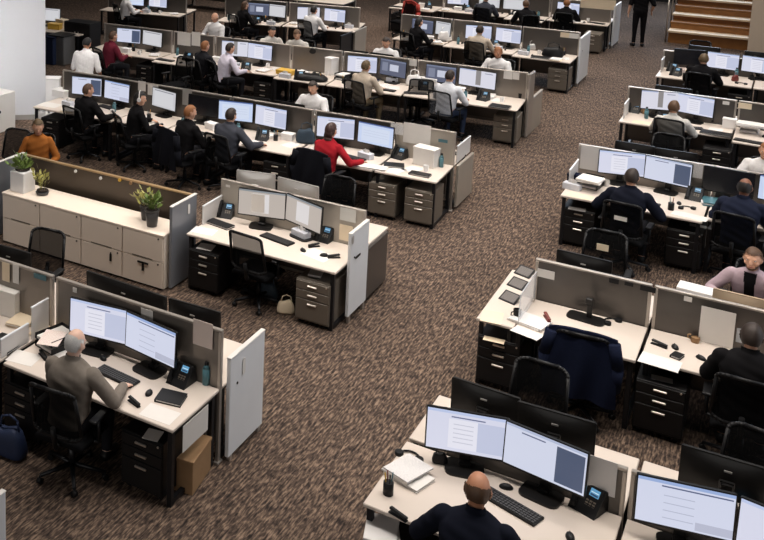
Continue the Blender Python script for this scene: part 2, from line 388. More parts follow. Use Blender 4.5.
def phone(label, loc, rz, group=None):
    t = emp('desk_phone', label, 'phone', loc, rz, group)
    T = R3('X', 0.65)
    put('base', cached('phbase', lambda b: b.slab([(-0.10, 0.0), (0.10, 0.0), (0.11, 0.025), (0.07, 0.155), (0.05, 0.16)], -0.10, 0.10)), BLK, t, (0, 0, 0), (0, 0, PI/2))
    fl = put('face_plate', cached('phface', lambda b: b.box((0.03, 0, 0), (0.125, 0.185, 0.012), bev=0.004)), BLK, t, (0, -0.01, 0.09), (0.95, 0, 0))
    put('display', cached('phdisp', lambda b: b.quad([(0.0, 0.02, 0.0075), (0.07, 0.02, 0.0075), (0.07, 0.075, 0.0075), (0.0, 0.075, 0.0075)])), screen_mat('phone'), fl)
    def kp(b):
        for i in range(3):
            for j in range(4): b.box((0.005+i*0.026, -0.075+j*0.02, 0.008), (0.018, 0.012, 0.006))
    k = put('keypad', cached('phkeys', kp), PEDG, fl); k['kind'] = 'stuff'
    def hsn(b):
        b.box((0, 0, 0.012), (0.036, 0.19, 0.022), bev=0.008); b.box((0, 0.085, 0.0), (0.046, 0.05, 0.03), bev=0.01); b.box((0, -0.085, 0.0), (0.046, 0.05, 0.03), bev=0.01)
    put('handset', cached('phhand', hsn), BLK, t, (-0.072, -0.03, 0.11), (0.95, 0, 0))
    return t
def sheet(label, loc, rz, w=0.21, h=0.297, m=PRINT, group=None, cat='paper'):
    o = put('paper_sheet', cached('sheet%.2f_%.2f' % (w, h), lambda b: b.box((0, 0, 0.001), (w, h, 0.002))), m, None, loc, (0, 0, rz))
    return tag(o, label, cat, group)
def notice(label, loc, rz, w=0.21, h=0.297, m=PRINT, cat='paper'):
    """a sheet pinned upright; faces -Y"""
    o = put('pinned_notice', cached('notice%.2f_%.2f' % (w, h), lambda b: b.box((0, -0.002, 0), (w, 0.003, h))), m, None, loc, (0, 0, rz))
    return tag(o, label, cat)
def doc_stack(label, loc, rz, n=3, w=0.23, h=0.31, m=PAPER):
    t = emp('document_stack', label, 'papers', loc, rz)
    for i in range(n):
        put('sheaf', cached('sheaf%.2f_%.2f' % (w, h), lambda b: b.box((0, 0, 0.008), (w, h, 0.015), bev=0.002)), [m, PRINT, m][i % 3], t, (rnd.uniform(-.012, .012), rnd.uniform(-.012, .012), 0.016*i), (0, 0, rnd.uniform(-.12, .12)))
    return t
def mug(label, loc, m=POTW, h=0.095):
    t = emp('mug', label, 'mug', loc, rnd.uniform(0, 6))
    def bd(b):
        b.cyl((0, 0, 0), (0, 0, h), 0.036, 0.041, 14, caps=False); b.cyl((0, 0, 0.001), (0, 0, 0.004), 0.036, n=14); b.cyl((0, 0, h*0.8), (0, 0, h*0.81), 0.037, n=14); b.cyl((0, 0, h), (0, 0, 0.012), 0.037, 0.033, 14, caps=False)
    put('cup', cached('mugb%.2f' % h, bd), m, t)
    put('handle', cached('mugh', lambda b: b.tube([(0.038, 0, 0.072), (0.064, 0, 0.066), (0.066, 0, 0.036), (0.037, 0, 0.026)], 0.006, 6)), m, t)
    return t
def bottle(label, loc, m=TEAL):
    t = emp('bottle', label, 'bottle', loc)
    put('flask', cached('botb', lambda b: b.cyl((0, 0, 0), (0, 0, 0.15), 0.034, n=14).cyl((0, 0, 0.15), (0, 0, 0.185), 0.034, 0.016, 14)), m, t)
    put('cap', cached('botc', lambda b: b.cyl((0, 0, 0.185), (0, 0, 0.212), 0.018, n=12)), BLK, t)
    return t
def tray(label, loc, rz, m=BLK):
    t = emp('letter_tray', label, 'letter tray', loc, rz)
    def tr(b):
        b.box((0, 0, 0.004), (0.26, 0.33, 0.006)); b.box((-0.128, 0, 0.03), (0.006, 0.33, 0.055)); b.box((0.128, 0, 0.03), (0.006, 0.33, 0.055)); b.box((0, 0.163, 0.03), (0.26, 0.006, 0.055))
    for i in range(2):
        tt = put('tier', cached('traytier', tr), m, t, (0, 0, 0.075*i))
        put('paper_load', cached('trayp', lambda b: b.box((0, -0.005, 0.022), (0.225, 0.305, 0.026))), PAPER, tt)
    return t
def folder(label, loc, rz, m=BLK, w=0.25, h=0.33):
    t = emp('folder', label, 'folder', loc, rz)
    put('cover', cached('foldc%.2f_%.2f' % (w, h), lambda b: b.box((0, 0, 0.004), (w, h, 0.008), bev=0.002).box((0, 0, 0.024), (w, h, 0.006), bev=0.002).box((-w/2+0.004, 0, 0.013), (0.008, h, 0.02), bev=0.002)), m, t)
    put('pages', cached('foldp%.2f_%.2f' % (w, h), lambda b: b.box((0.004, 0, 0.0145), (w-0.02, h-0.012, 0.012))), PAPER, t)
    return t
def box_carton(label, loc, rz, d=(0.3, 0.22, 0.2), m=PAPER, name='carton'):
    t = emp(name, label, 'box', loc, rz)
    put('body', cached('carton%.2f%.2f%.2f' % d, lambda b: b.box((0, 0, d[2]/2), d, bev=0.004)), m, t)
    put('lid', cached('cartonl%.2f%.2f%.2f' % d, lambda b: b.box((0, 0, d[2]), (d[0]+0.012, d[1]+0.012, 0.03), bev=0.004)), m, t)
    return t
def tissue(label, loc, rz):
    t = emp('tissue_box', label, 'tissue box', loc, rz)
    put('box', cached('tisb', lambda b: b.box((0, 0, 0.045), (0.23, 0.12, 0.09), bev=0.004)), mat('tissue_print', (196, 198, 206), 0.6, var=0.15, scale=18), t)
    put('tissue', cached('tist', lambda b: b.grid(lambda u, v: ((u-.5)*.12, .02*math.sin(u*9), 0.09+v*.07*(1-abs(u-.5))), 8, 4)), PAPER, t)
    return t
def laptop(label, loc, rz, kind='grey', shell=BLK, name='laptop'):
    t = emp(name, label, 'laptop', loc, rz)
    put('base', cached('lapb', lambda b: b.box((0, 0, 0.009), (0.34, 0.235, 0.018), bev=0.004)), shell, t)
    k = put('keys', cached('lapk', lambda b: b.box((0, 0.03, 0.0185), (0.29, 0.11, 0.003))), BLK, t)
    l = put('lid', cached('lapl', lambda b: b.slab(rrect(0.34, 0.23, 0.012, 3, 0, 0.115), 0, 0.010)), shell, t, (0, 0.115, 0.016), (-0.28, 0, 0))
    put('screen', cached('laps', lambda b: b.quad([(-0.16, -0.002, 0.012), (0.16, -0.002, 0.012), (0.16, -0.002, 0.22), (-0.16, -0.002, 0.22)])), screen_mat(kind), l)
    return t
def pen_cup(label, loc, m=BLK):
    t = emp('pen_cup', label, 'pen cup', loc, rnd.uniform(0, 6))
    put('cup', cached('penc', lambda b: b.cyl((0, 0, 0), (0, 0, 0.10), 0.038, n=12)), m, t)
    for i, pm in enumerate((YELLOW, BLK, TEAL, DKRED)):
        a = i*1.6
        put('pen', cached('pen', lambda b: b.cyl((0, 0, 0.06), (0.012, 0, 0.175), 0.0045, n=6)), pm, t, (0.018*math.cos(a), 0.018*math.sin(a), 0), (0, 0, a))
    return t
def stapler(label, loc, rz, m=BLK):
    t = emp('stapler', label, 'stapler', loc, rz)
    put('base', cached('stb', lambda b: b.box((0, 0, 0.006), (0.035, 0.15, 0.012), bev=0.003)), m, t)
    put('arm', cached('sta', lambda b: b.box((0, 0.0, 0.034), (0.032, 0.145, 0.022), bev=0.006)), m, t, (0, 0, 0), (0.1, 0, 0))
    return t
def picture_frame(label, loc, rz):
    t = emp('picture_frame', label, 'photo frame', loc, rz)
    put('frame', cached('pfr', lambda b: b.box((0, 0, 0.075), (0.19, 0.016, 0.15), bev=0.003)), BLK, t, rot=(-1.1, 0, 0))
    put('photo', cached('pfp', lambda b: b.box((0, -0.009, 0.075), (0.155, 0.002, 0.115))), print_mat('photo_print', (70, 60, 56), (110, 106, 104), 'block'), t, rot=(-1.1, 0, 0))
    put('easel_back', cached('pfe', lambda b: b.box((0, 0.06, 0.05), (0.04, 0.008, 0.10))), BLK, t, (0, .01, 0), rot=(-.5, 0, 0))
    return t
def bag(label, loc, rz, m=BLK, s=1.0):
    t = emp('bag', label, 'bag', loc, rz)
    def bd(b):
        b.ball((0, 0, 0.155), (1, 1, 1), 20, 14)
        for v in b.bm.verts:
            c = v.co - Vector((0, 0, .155)); p = [math.copysign(abs(q)**.55, q) for q in c]; k = 1-.18*p[2]+.05*math.sin(p[0]*5)
            v.co = (p[0]*.20*k, p[1]*.10*k, max(0, .155+p[2]*.16+.02*math.sin(p[0]*4)*(p[2] > 0)))
    put('pouch', cached('bagb', bd), m, t)
    put('strap', cached('bags', lambda b: b.tube([(-0.12, 0, 0.30), (-0.10, 0, 0.42), (0, 0, 0.46), (0.10, 0, 0.42), (0.12, 0, 0.30)], 0.012, 6)), m, t)
    t.scale = (s, s, s)
    return t
def headset(label, loc, rz):
    t = emp('headset', label, 'headset', loc, rz)
    put('band', cached('hsb', lambda b: b.tube([(0.08*math.cos(a), 0.08*math.sin(a), 0.012) for a in [PI*i/8 for i in range(9)]], 0.008, 6)), BLK, t)
    for s in (-1, 1): put('ear_cup', cached('hsc', lambda b: b.cyl((0, 0, 0), (0, 0, 0.03), 0.034, n=12)), BLK, t, (s*0.08, 0, 0))
    return t
def plant(name, label, loc, pot, pw, ph, style, fm, n, hgt, spread, seed):
    r = random.Random(seed); t = emp(name, label, 'potted plant', loc, r.uniform(0, 6) if style != 'square' else 0)
    if style == 'square':
        put('pot', cached('potsq%.2f' % pw, lambda b: b.box((0, 0, ph/2), (pw, pw, ph), bev=0.008)), pot, t)
    elif style == 'bowl':
        put('pot', cached('potbowl%.2f' % pw, lambda b: b.cyl((0, 0, 0), (0, 0, ph), pw*0.40, pw*0.5, 18)), pot, t)
    else:
        put('pot', cached('potr%.2f' % pw, lambda b: b.cyl((0, 0, 0), (0, 0, ph), pw*0.36, pw*0.5, 16).cyl((0, 0, ph), (0, 0, ph+0.02), pw*0.53, pw*0.53, 16)), pot, t)
    put('soil', cached('soil%.2f' % pw, lambda b: b.cyl((0, 0, 0), (0, 0, 0.012), pw*0.42, n=12)), SOIL, t, (0, 0, ph+0.012))
    def fol(b):
        for i in range(n):
            a = r.uniform(0, 2*PI); el = r.uniform(0.35, 1.45); L = hgt*r.uniform(0.55, 1.0); w = 0.02+0.012*r.random()
            d = Vector((math.cos(a)*math.cos(el)*spread, math.sin(a)*math.cos(el)*spread, math.sin(el))); d.normalize()
            p0 = Vector((r.uniform(-.3, .3)*pw*0.6, r.uniform(-.3, .3)*pw*0.6, ph+0.01)); side = d.cross(Vector((0, 0, 1)));
            side = side.normalized() if side.length > 1e-3 else Vector((1, 0, 0))
            b.tube([p0, p0+d*L*0.6], 0.0035, 4)
            q = p0+d*L*0.35
            for k in range(4):
                c = q + d*L*0.16*k + side*(0.03*(-1)**k); nn = (d+side*(0.9*(-1)**k)+Vector((r.uniform(-.4, .4), r.uniform(-.4, .4), r.uniform(-.1, .5)))).normalized()
                s2 = nn.cross(Vector((r.uniform(-1, 1), r.uniform(-1, 1), 1))).normalized(); l2 = 0.09*r.uniform(.7, 1.2)
                b.quad([c, c+nn*l2*0.5+s2*w, c+nn*l2, c+nn*l2*0.5-s2*w])
    mb = MB(); fol(mb)
    put('foliage', mb.mesh('foliage'), fm, t)
    return t
# ------------------------------------------------------------------ people (local frame: floor under the pelvis, facing +Y)
def ik(S, T, l1, l2, pole):
    S, T = Vector(S), Vector(T); d = T-S; D = min(d.length, (l1+l2)*0.995); u = d.normalized(); T = S+u*D
    a = (l1*l1-l2*l2+D*D)/(2*D); hgt = math.sqrt(max(0, l1*l1-a*a))
    p = Vector(pole); p = (p-u*p.dot(u)).normalized()
    return S+u*a+p*hgt, T
def head_rot(yaw, pitch): return Matrix.Rotation(yaw, 3, 'Z') @ Matrix.Rotation(-pitch, 3, 'X')
def person(label, hx, hy, rz, shirt, hair, trousers=None, skin=SKIN, lean=0.12, yaw=0.0, pitch=0.2, hands=None, stand=False, bald=0,
           longhair=0, beard=None, vox=0.0115, sleeves='long', bulk=0.012, hz=1.235, twist=0.0, shoes=None, collar=False, top_name='shirt', sw=1.12, inner=None):
    up = 0.0
    P = []   # (a, b, ra, rb, label)
    dz = (0.47 if stand else 0.0) + (hz-1.235)
    HC = Vector((0, lean+0.035, 1.235+dz)); HR = head_rot(yaw, pitch)
    mb = MB()
    secs = [(0.468, .150, .120), (0.52, .172, .132), (0.58, .172, .130), (0.68, .156, .115), (0.80, .165, .120), (0.92, .186, .122), (0.99, .188, .108), (1.045, .135, .085), (1.085, .070, .062)]
    def cy(z): return lean*max(0.0, (z-0.5)/0.6)**1.15
    def loft(u, v):
        k = v*(len(secs)-1); i = min(int(k), len(secs)-2); f = k-i
        z, rx, ry = [secs[i][j]*(1-f)+secs[i+1][j]*f for j in range(3)]; rx *= 1+(sw-1)*min(1, max(0, (z-.45)*2.5)); ry *= 1+(sw-1)*.6
        a = 2*PI*u; c, s = math.cos(a), math.sin(a)
        q = 0.82
        x = rx*math.copysign(abs(c)**q, c); y = ry*math.copysign(abs(s)**q, s)
        tw = twist*(z-0.5)/0.6
        return (x*math.cos(tw)-y*math.sin(tw), cy(z)+x*math.sin(tw)+y*math.cos(tw), z+dz)
    mb.grid(loft, 28, 22)
    bm = mb.bm; bmesh.ops.remove_doubles(bm, verts=bm.verts, dist=1e-4); bmesh.ops.holes_fill(bm, edges=[e for e in bm.edges if e.is_boundary], sides=60)
    for i in range(8):
        za, zb = 0.52+i*0.0625, 0.52+(i+1)*0.0625
        P.append((Vector((0, cy(za), za+dz)), Vector((0, cy(zb), zb+dz)), .14, .14, 'pelvis' if zb < 0.60 else 'torso'))
    def cap(a, b, ra, rb, lab):
        a, b = Vector(a), Vector(b); mb.cyl(a, b, ra, rb, 14); mb.ball(a, (ra,)*3, 14, 9); mb.ball(b, (rb,)*3, 14, 9); P.append((a, b, ra, rb, lab))
    cap((0, lean-0.012, 1.05+dz), HC+Vector((0, -0.028, -0.075)), .056, .052, 'neck')
    # head: skull, jaw, nose, brow, lips, ears
    def hp(x, y, z): return HC + HR @ Vector((x, y, z))
    mb.ball(HC, (.078, .099, .112), 22, 16, rot=HR); mb.ball(hp(0, .030, -.062), (.057, .064, .062), 16, 12, rot=HR)
    mb.ball(hp(0, .070, -.098), (.026, .022, .018), 10, 8, rot=HR)
    mb.cyl(hp(0, .090, .018), hp(0, .116, -.026), .010, .015, 10); mb.ball(hp(0, .113, -.028), (.017, .014, .012), 10, 8, rot=HR)
    for s in (-1, 1):
        mb.ball(hp(s*.032, .089, .026), (.024, .012, .008), 10, 6, rot=HR)
        mb.ball(hp(s*.082, -.002, -.012), (.012, .022, .034), 10, 8, rot=HR)
        mb.ball(hp(s*.046, .060, -.030), (.026, .026, .024), 10, 8, rot=HR)
    mb.ball(hp(0, .091, -.061), (.025, .009, .006), 10, 6, rot=HR); mb.ball(hp(0, .089, -.072), (.022, .009, .006), 10, 6, rot=HR)
    P.append((HC+HR @ Vector((0, 0, .02)), HC+HR @ Vector((0, .025, -.06)), .10, .08, 'head'))
    # arms
    if hands is None: hands = ((-0.16, 0.42+lean*0.6, 0.765), (0.18, 0.42+lean*0.6, 0.765))
    ct, st = math.cos(twist), math.sin(twist)
    for s, T in zip((-1, 1), hands):
        S = Vector((s*0.178*sw*ct, lean*0.92+s*0.178*sw*st, 0.995+dz))
        T = Vector(T); W = T + Vector((0, -0.085, 0.02)) if not stand else T+Vector((0, 0, 0.09))
        E, W = ik(S, W, 0.285, 0.255, (s*0.8, -0.35, -0.8) if not stand else (s*0.5, -1, 0))
        cap(S, E, .056*sw, .045*sw, 'uarm'); cap(E, W, .044*sw, .031, 'farm')
        fd = (T-W).normalized() if (T-W).length > 0.02 else (W-E).normalized()
        if not stand: fd = Vector((fd.x, fd.y, min(fd.z, -0.05))).normalized()
        sd = fd.cross(Vector((0, 0, 1))); sd = sd.normalized() if sd.length > 0.2 else Vector((0, 1, 0)); dn = sd.cross(fd)*-1
        if dn.z > 0: dn = -dn
        pc = W+fd*0.05
        for k in (-1, 0, 1): cap(W+fd*0.01+sd*k*0.012, W+fd*0.085+sd*k*0.026, .015, .0125, 'hand')
        for k, L in zip((-1.5, -0.5, 0.5, 1.5), (0.058, 0.070, 0.066, 0.052) if s > 0 else (0.052, 0.066, 0.070, 0.058)):
            b0 = W+fd*0.088+sd*k*0.020; b1 = b0+(fd+dn*0.25+sd*k*0.04).normalized()*L*0.55; b2 = b1+(fd*0.8+dn*0.8).normalized()*L*0.5
            cap(b0, b1, .0098, .009, 'hand'); cap(b1, b2, .009, .0078, 'hand')
        t0 = W+fd*0.03-sd*s*0.022; t1 = t0+(fd*0.7-sd*s*0.75+dn*0.15).normalized()*0.04; t2 = t1+(fd-sd*s*0.15).normalized()*0.032
        cap(t0, t1, .0125, .0105, 'hand'); cap(t1, t2, .0105, .009, 'hand')
    # legs
    for s in (-1, 1):
        if stand:
            H = (s*.095, 0, .92); K = (s*.105, .015, .50); A = (s*.11, -.01, .09); T = (s*.135, .13, .042)
        else:
            H = (s*.092, .03, .555); K = (s*.150, .43, .535); A = (s*.150, .40, .095); T = (s*.165, .54, .045)
        cap(H, K, .088, .060, 'leg'); cap(K, A, .059, .040, 'shin'); cap((A[0], A[1]-.03, .05), T, .044, .036, 'foot'); cap(A, (A[0], A[1]-.015, .06), .04, .042, 'foot')
    if stand: mb.ball((0, 0, .95), (.165, .115, .12), 18, 12); P.append((Vector((-.05, 0, .93)), Vector((.05, 0, .93)), .13, .13, 'pelvis'))
    me0 = mb.mesh('tmp'); tmp = bpy.data.objects.new('tmp', me0); COL.objects.link(tmp)
    md = tmp.modifiers.new('r', 'REMESH'); md.mode = 'VOXEL'; md.voxel_size = vox; md.use_smooth_shade = True
    dg = bpy.context.evaluated_depsgraph_get(); ev = tmp.evaluated_get(dg); me = bpy.data.meshes.new_from_object(ev)
    bpy.data.objects.remove(tmp); bpy.data.meshes.remove(me0); me.name = 'figure'
    n = len(me.vertices); co = np.empty(n*3); me.vertices.foreach_get('co', co); co = co.reshape(-1, 3)
    best = np.full(n, 1e9); lab = np.zeros(n, int); names = ['pelvis', 'torso', 'neck', 'head', 'uarm', 'farm', 'hand', 'leg', 'shin', 'foot']
    for a, b, ra, rb, l in P:
        a = np.array(a); b = np.array(b); ab = b-a; t = np.clip(((co-a) @ ab)/max(ab @ ab, 1e-9), 0, 1)
        d = np.linalg.norm(co-a-t[:, None]*ab, axis=1)-(ra+(rb-ra)*t)
        m = d < best; best[m] = d[m]; lab[m] = names.index(l)
    # smooth the joints, keep hands and face crisp
    ed = np.empty(len(me.edges)*2, int); me.edges.foreach_get('vertices', ed); ed = ed.reshape(-1, 2)
    w = np.where((lab == 6) | (lab == 3), 0.12, 0.6)[:, None]
    for _ in range(7):
        acc = np.zeros_like(co); 
        cnt = np.bincount(ed.ravel(), minlength=n)
        for q in range(3): acc[:, q] = np.bincount(ed[:, 0], co[ed[:, 1], q], n)+np.bincount(ed[:, 1], co[ed[:, 0], q], n)
        co = co+(acc/np.maximum(cnt, 1)[:, None]-co)*w
    me.vertices.foreach_set('co', co.ravel()); me.update()
    nr = np.empty(n*3); me.vertices.foreach_get('normal', nr); nr = nr.reshape(-1, 3)
    faces = [tuple(p.vertices) for p in me.polygons]
    for p in me.polygons: p.use_smooth = True
    c, s_ = math.cos(rz), math.sin(rz)
    ox, oy = HC.x, HC.y
    root = emp('person', label, 'person', (hx-(ox*c-oy*s_), hy-(ox*s_+oy*c), 0), rz)
    root['base_xy'] = (root.location.x, root.location.y)
    put('body', me, skin, root)
    def shell(name, sel, off, m, lab_=None):
        fs = [f for f in faces if all(sel[v] for v in f)]
        if not fs: return None
        used = sorted({v for f in fs for v in f}); ix = {v: i for i, v in enumerate(used)}
        offv = off if np.ndim(off) else np.full(n, off)
        mm = bpy.data.meshes.new(name); mm.from_pydata([tuple(co[v]+nr[v]*offv[v]) for v in used], [], [tuple(ix[v] for v in f) for f in fs])
        for p in mm.polygons: p.use_smooth = True
        return put(name, mm, m, root, label=lab_)
    L = lambda *k: np.isin(lab, [names.index(x) for x in k])
    z = co[:, 2]-dz
    top = L('torso', 'uarm') | (L('farm') if sleeves == 'long' else np.zeros(n, bool)) | (L('pelvis') & (z > 0.54)) | (L('neck') & (z < (1.115 if collar else 1.075)))
    fold = 1+0.5*np.sin(co[:, 2]*60+co[:, 0]*23)*np.cos(co[:, 1]*31)
    shell(top_name, top, bulk*fold*0.5+bulk*0.6, shirt)
    if inner: shell('undershirt', L('torso', 'neck') & (np.abs(co[:, 0]) < .05+.03*(z-.8)) & (nr[:, 1] > .25) & (z > .6) & (z < 1.075), bulk*1.15+.004, inner)
    shell('trousers', L('pelvis', 'leg', 'shin') & ~(L('torso')), 0.008, trousers or cloth('charcoal', (40, 40, 46)))
    for s in (-1, 1):
        shell('shoe', L('foot') & (co[:, 0]*s > 0), 0.007, shoes or BLK)
    hl = (co-np.array(HC)) @ np.array(HR)      # into head axes
    hd = lab == 3
    x, y, zz = hl[:, 0], hl[:, 1], hl[:, 2]
    side = (np.abs(x) > .062) & (y < .028) & (zz > -.012) & ~((np.abs(x) > .081) & (zz < .012))
    crown = (zz > .062-0.25*np.minimum(0, y-.03)*0) & (zz > .050+.35*np.maximum(0, y-.045))
    rear = (y < -.018) & (zz > -.075)
    if bald == 2: sel = hd & ((rear & (zz < .028)) | (side & (zz < .03)))
    elif bald == 1: sel = hd & ((rear & (zz < .062)) | side) & ~((zz > .05) & (y > -.05))
    else: sel = hd & (crown | rear | side)
    th = 0.006 if bald else 0.011
    shell('hair', sel, th+0.002*np.sin(x*70), hair)
    if longhair:
        m2 = MB()
        for k in range(7):
            a = (k-3)*0.24; q0 = hp(.06*math.sin(a), -.078*math.cos(a), .01); q1 = q0+Vector((.01*math.sin(a), -.025, -.12)); q2 = q1+Vector((0, .012, -0.11*longhair))
            m2.cyl(q0, q1, .026, .026, 8); m2.ball(q1, (.026,)*3, 8, 6); m2.cyl(q1, q2, .026, .012, 8)
        put('hair_length', m2.mesh('hairlength'), hair, root)
    if beard: shell('beard', hd & ((zz < -.078) | ((zz < -.045) & (np.abs(x) > .036))) & (y > -.01), 0.004, beard)
    for s in (-1, 1):
        e = put('eye', cached('eyeball', lambda b: b.ball((0, 0, 0), (.0125, .0125, .0125), 12, 8)), EYEW, root, hp(s*.032, .082, .010), HR.to_euler())
        put('iris', cached('iris', lambda b: b.ball((0, .0085, 0), (.006, .0048, .006), 10, 6)), EYED, e)
    put('lips', cached('lips', lambda b: b.ball((0, 0, 0), (.022, .006, .0065), 12, 6)), LIP, root, hp(0, .0955, -.066), HR.to_euler())
    return root
# ------------------------------------------------------------------ camera (an atrium gallery, 5.5 m above the office floor, shifted lens)
CAMH, FPX, PPX, PPY = 5.5, 993.53, 120.0, 2.1
CM = ((0.8198815405776851, 0.5724602408491481, 0.009139587895373103), (0.09690354451692212, -0.12301745665112016, -0.9876620922254469), (-0.5642729503352245, 0.8106515762064644, -0.15633316831036237))
cam = bpy.data.cameras.new('gallery_camera'); co_ = bpy.data.objects.new('gallery_camera', cam); COL.objects.link(co_)
co_.matrix_world = Matrix(((CM[0][0], -CM[1][0], -CM[2][0], 0), (CM[0][1], -CM[1][1], -CM[2][1], 0), (CM[0][2], -CM[1][2], -CM[2][2], CAMH), (0, 0, 0, 1)))
cam.sensor_fit = 'HORIZONTAL'; cam.sensor_width = 36.0; cam.lens = FPX*36/764
cam.shift_x = (382-PPX)/764; cam.shift_y = -(270-PPY)/764
cam.clip_start = 0.1; cam.clip_end = 200
SC.camera = co_
def at(u, v, z):
    """the place on the level z that the photograph shows at (u, v)"""
    a, b = (u-PPX)/FPX, (v-PPY)/FPX
    d = [CM[0][i]*a + CM[1][i]*b + CM[2][i] for i in range(3)]
    t = (z-CAMH)/d[2]
    return (d[0]*t, d[1]*t, z)

PP = {}; DREAL = {}
# ------------------------------------------------------------------ rows of benches: divider line y = y0 + k (x - x1)
ROWS = dict(A=(-3.88, 7.27, 0, .82, 1.28), E=(-4.0, 11.03, 0, .88, 1.2), F=(-4.08, 14.87, .035, .95, 1.25), I=(-4.15, 19.8, .065, 1.05, 1.25),
            J=(-4.15, 24.85, .01, 1.0, 1.28), M=(-9.65, 25.1, .18, .95, 1.28), K=(-4.3, 30.2, .03, 1.1, 1.28), C=(-2.31, 7.48, 0, .98, 1.10), B=(-2.42, 10.82, 0, .84, 1.18),
            G=(-2.5, 15.58, 0, 1.15, 1.19), H=(-2.45, 20.0, 0, 1.1, 1.2), L=(-2.4, 24.65, 0, 1.1, 1.12))
def W(row, x, d, z=0.0):
    x1, y0, k, D, h = ROWS[row]; return (x + k*d, y0+k*(x-x1)-d, z)
def RZ(row, deg=0.0, back=False): return math.atan(ROWS[row][2]) + math.radians(deg) + (PI if back else 0)
def bay(row, xa, xb, who, pm=GREYP, D=None, back=True, front=True, div=True, dxa=None):
    x1, y0, k, Dr, h = ROWS[row]; w = xb-xa; xc = (xa+xb)/2; D = D or Dr
    for o in PP.values():
        q = o['base_xy']; d = y0+k*(q[0]-x1)-q[1]
        if xa < q[0] < xb and .3 < d < 1.4: D = max(.6, min(D, d-.15))
    D = round(D, 2)
    if front: desk('white desk of '+who, W(row, xc, 0.0), RZ(row), w, D)
    DREAL[(row, xa)] = D
    if back: desk('far-side white desk backing onto '+who, W(row, xc, 0.0), RZ(row, back=True), w, 0.82)
    if dxa is None: dxa = xa
    divider('grey divider behind the desk of '+who, W(row, (dxa+xb)/2, 0), RZ(row), xb-dxa, h, pm)
USED = []
def note(p, r=0.1): USED.append((p[0], p[1], r))
def free(x, y, r): return all((x-a)**2+(y-b)**2 > (r+c)**2 for a, b, c in USED)
def mons(row, who, items, back=False):
    """items: (x, d, yaw, kind, which[, w])"""
    for it in items:
        x, d, yaw, kind, which = it[:5]; w = it[5] if len(it) > 5 else 0.61
        p = W(row, x, d, DT)
        monitor('%s monitor %s, desk of %s' % ('dark' if kind == 'off' else 'lit', which, who), p, RZ(row, yaw, back), kind, w=w)
        note(p, 0.16)
def chair_for(root, label, drz=0.0, **k):
    return chair(label, (root.location.x-0.02*math.sin(root.rotation_euler.z)*-1, root.location.y, 0), root.rotation_euler.z+drz, **k)
def put_at(fn, u, v, rz, label, z=DT, r=0.1, **k):
    p = at(u, v, z); note(p, r)
    return fn(label, p, math.radians(rz), **k)
def put_at2(fn, u, v, label, z=DT, r=0.06, **k):
    p = at(u, v, z); note(p, r)
    return fn(label, p, **k)

# ------------------------------------------------------------------ room
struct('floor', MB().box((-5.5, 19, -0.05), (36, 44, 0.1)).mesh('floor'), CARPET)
PA = math.atan2(.6, .8)+math.radians(6); ex = Vector((math.cos(PA), math.sin(PA), 0)); ey = Vector((-ex.y, ex.x, 0))
PC = Vector((-12.37, 15.17, 0))-ex*1.1+ey*1.1; PR = R3('Z', PA)
struct('pillar', MB().box((0, 0, 4.5), (2.2, 2.2, 9), rot=PR).mesh('pillar'), WALLM).location = PC
struct('baseboard_pillar', MB().box((0, 0, .05), (2.224, 2.224, .1), rot=PR).mesh('pillar_base'), mat('plinth_grey', (150, 146, 142), 0.5)).location = PC
struct('wall_right', MB().box((1.49, 32, 4.5), (5, 8, 9)).mesh('wall_right'), JAMBM)
struct('wall_back', MB().box((-8, 41.0, 4.5), (30, 0.2, 9)).mesh('wall_back'), mat('dark_back_wall', (48, 44, 42), 0.7))

# bleacher stair beside the right wall: six boards, alternately deep seats and half steps
st = emp('bleacher_stairs', 'wide wooden seating stairs with pale treads beside the beige wall', 'stairs', (-2.08, 32.2, 0))
ys = [0.0, 0.42, 0.84, 1.26, 1.68, 2.10, 2.52]
for i in range(7):
    z = 0.36+0.19*i
    pale = i % 2 == 0
    put('tread', cached('tread%d' % pale, lambda b: b.box((0, 0.30, -0.03), (2.12, 0.66 if pale else 0.5, 0.06), bev=0.008)), WOODL if pale else WOOD, st, (0, ys[i]+0.02, z))
    put('riser', cached('riser%d' % (i == 0), lambda b: b.box((0, 0.03, -0.20 if i == 0 else -0.14), (2.08, 0.03, 0.32 if i == 0 else 0.16))), WOOD, st, (0, ys[i]+0.04, z))
put('understructure', MB().box((0, 1.9, 0.14), (2.0, 2.6, 0.26)).box((0, 2.3, 0.5), (2.0, 1.9, 0.5)).mesh('understructure'), WOOD, st)
for i, (yy, zz) in enumerate(((0.05, 0.36), (1.0, 0.74), (1.9, 1.12))):
    put('rail_post', MB().cyl((-1.10, yy, 0), (-1.10, yy, zz+0.95), 0.022).mesh('rail_post'), RAIL, st)
put('handrail', MB().tube([(-1.10, 0.05, 1.31), (-1.10, 1.9, 2.07)], 0.022).mesh('handrail'), RAIL, st)

# white cabinet beside the pillar
t = emp('storage_cabinet', 'low white cabinet standing against the white pillar', 'cabinet', (-12.87, 13.9, 0))
put('carcass', MB().box((0, 0, 0.38), (.9, 0.80, 0.74), bev=0.006).mesh('carcass'), WHITEP, t)
for s in (-1, 1): put('door', MB().box((0, 0, 0), (0.43, 0.018, 0.68), bev=0.004).mesh('cabdoor'), WHITEP, t, (s*0.22, -0.41, 0.38))
put('side_lock', MB().box((0.455, -.05, 0.42), (0.014, 0.05, 0.05), bev=0.004).box((0.46, -.08, 0.34), (0.01, 0.02, 0.14)).mesh('side_lock'), BLK, t)

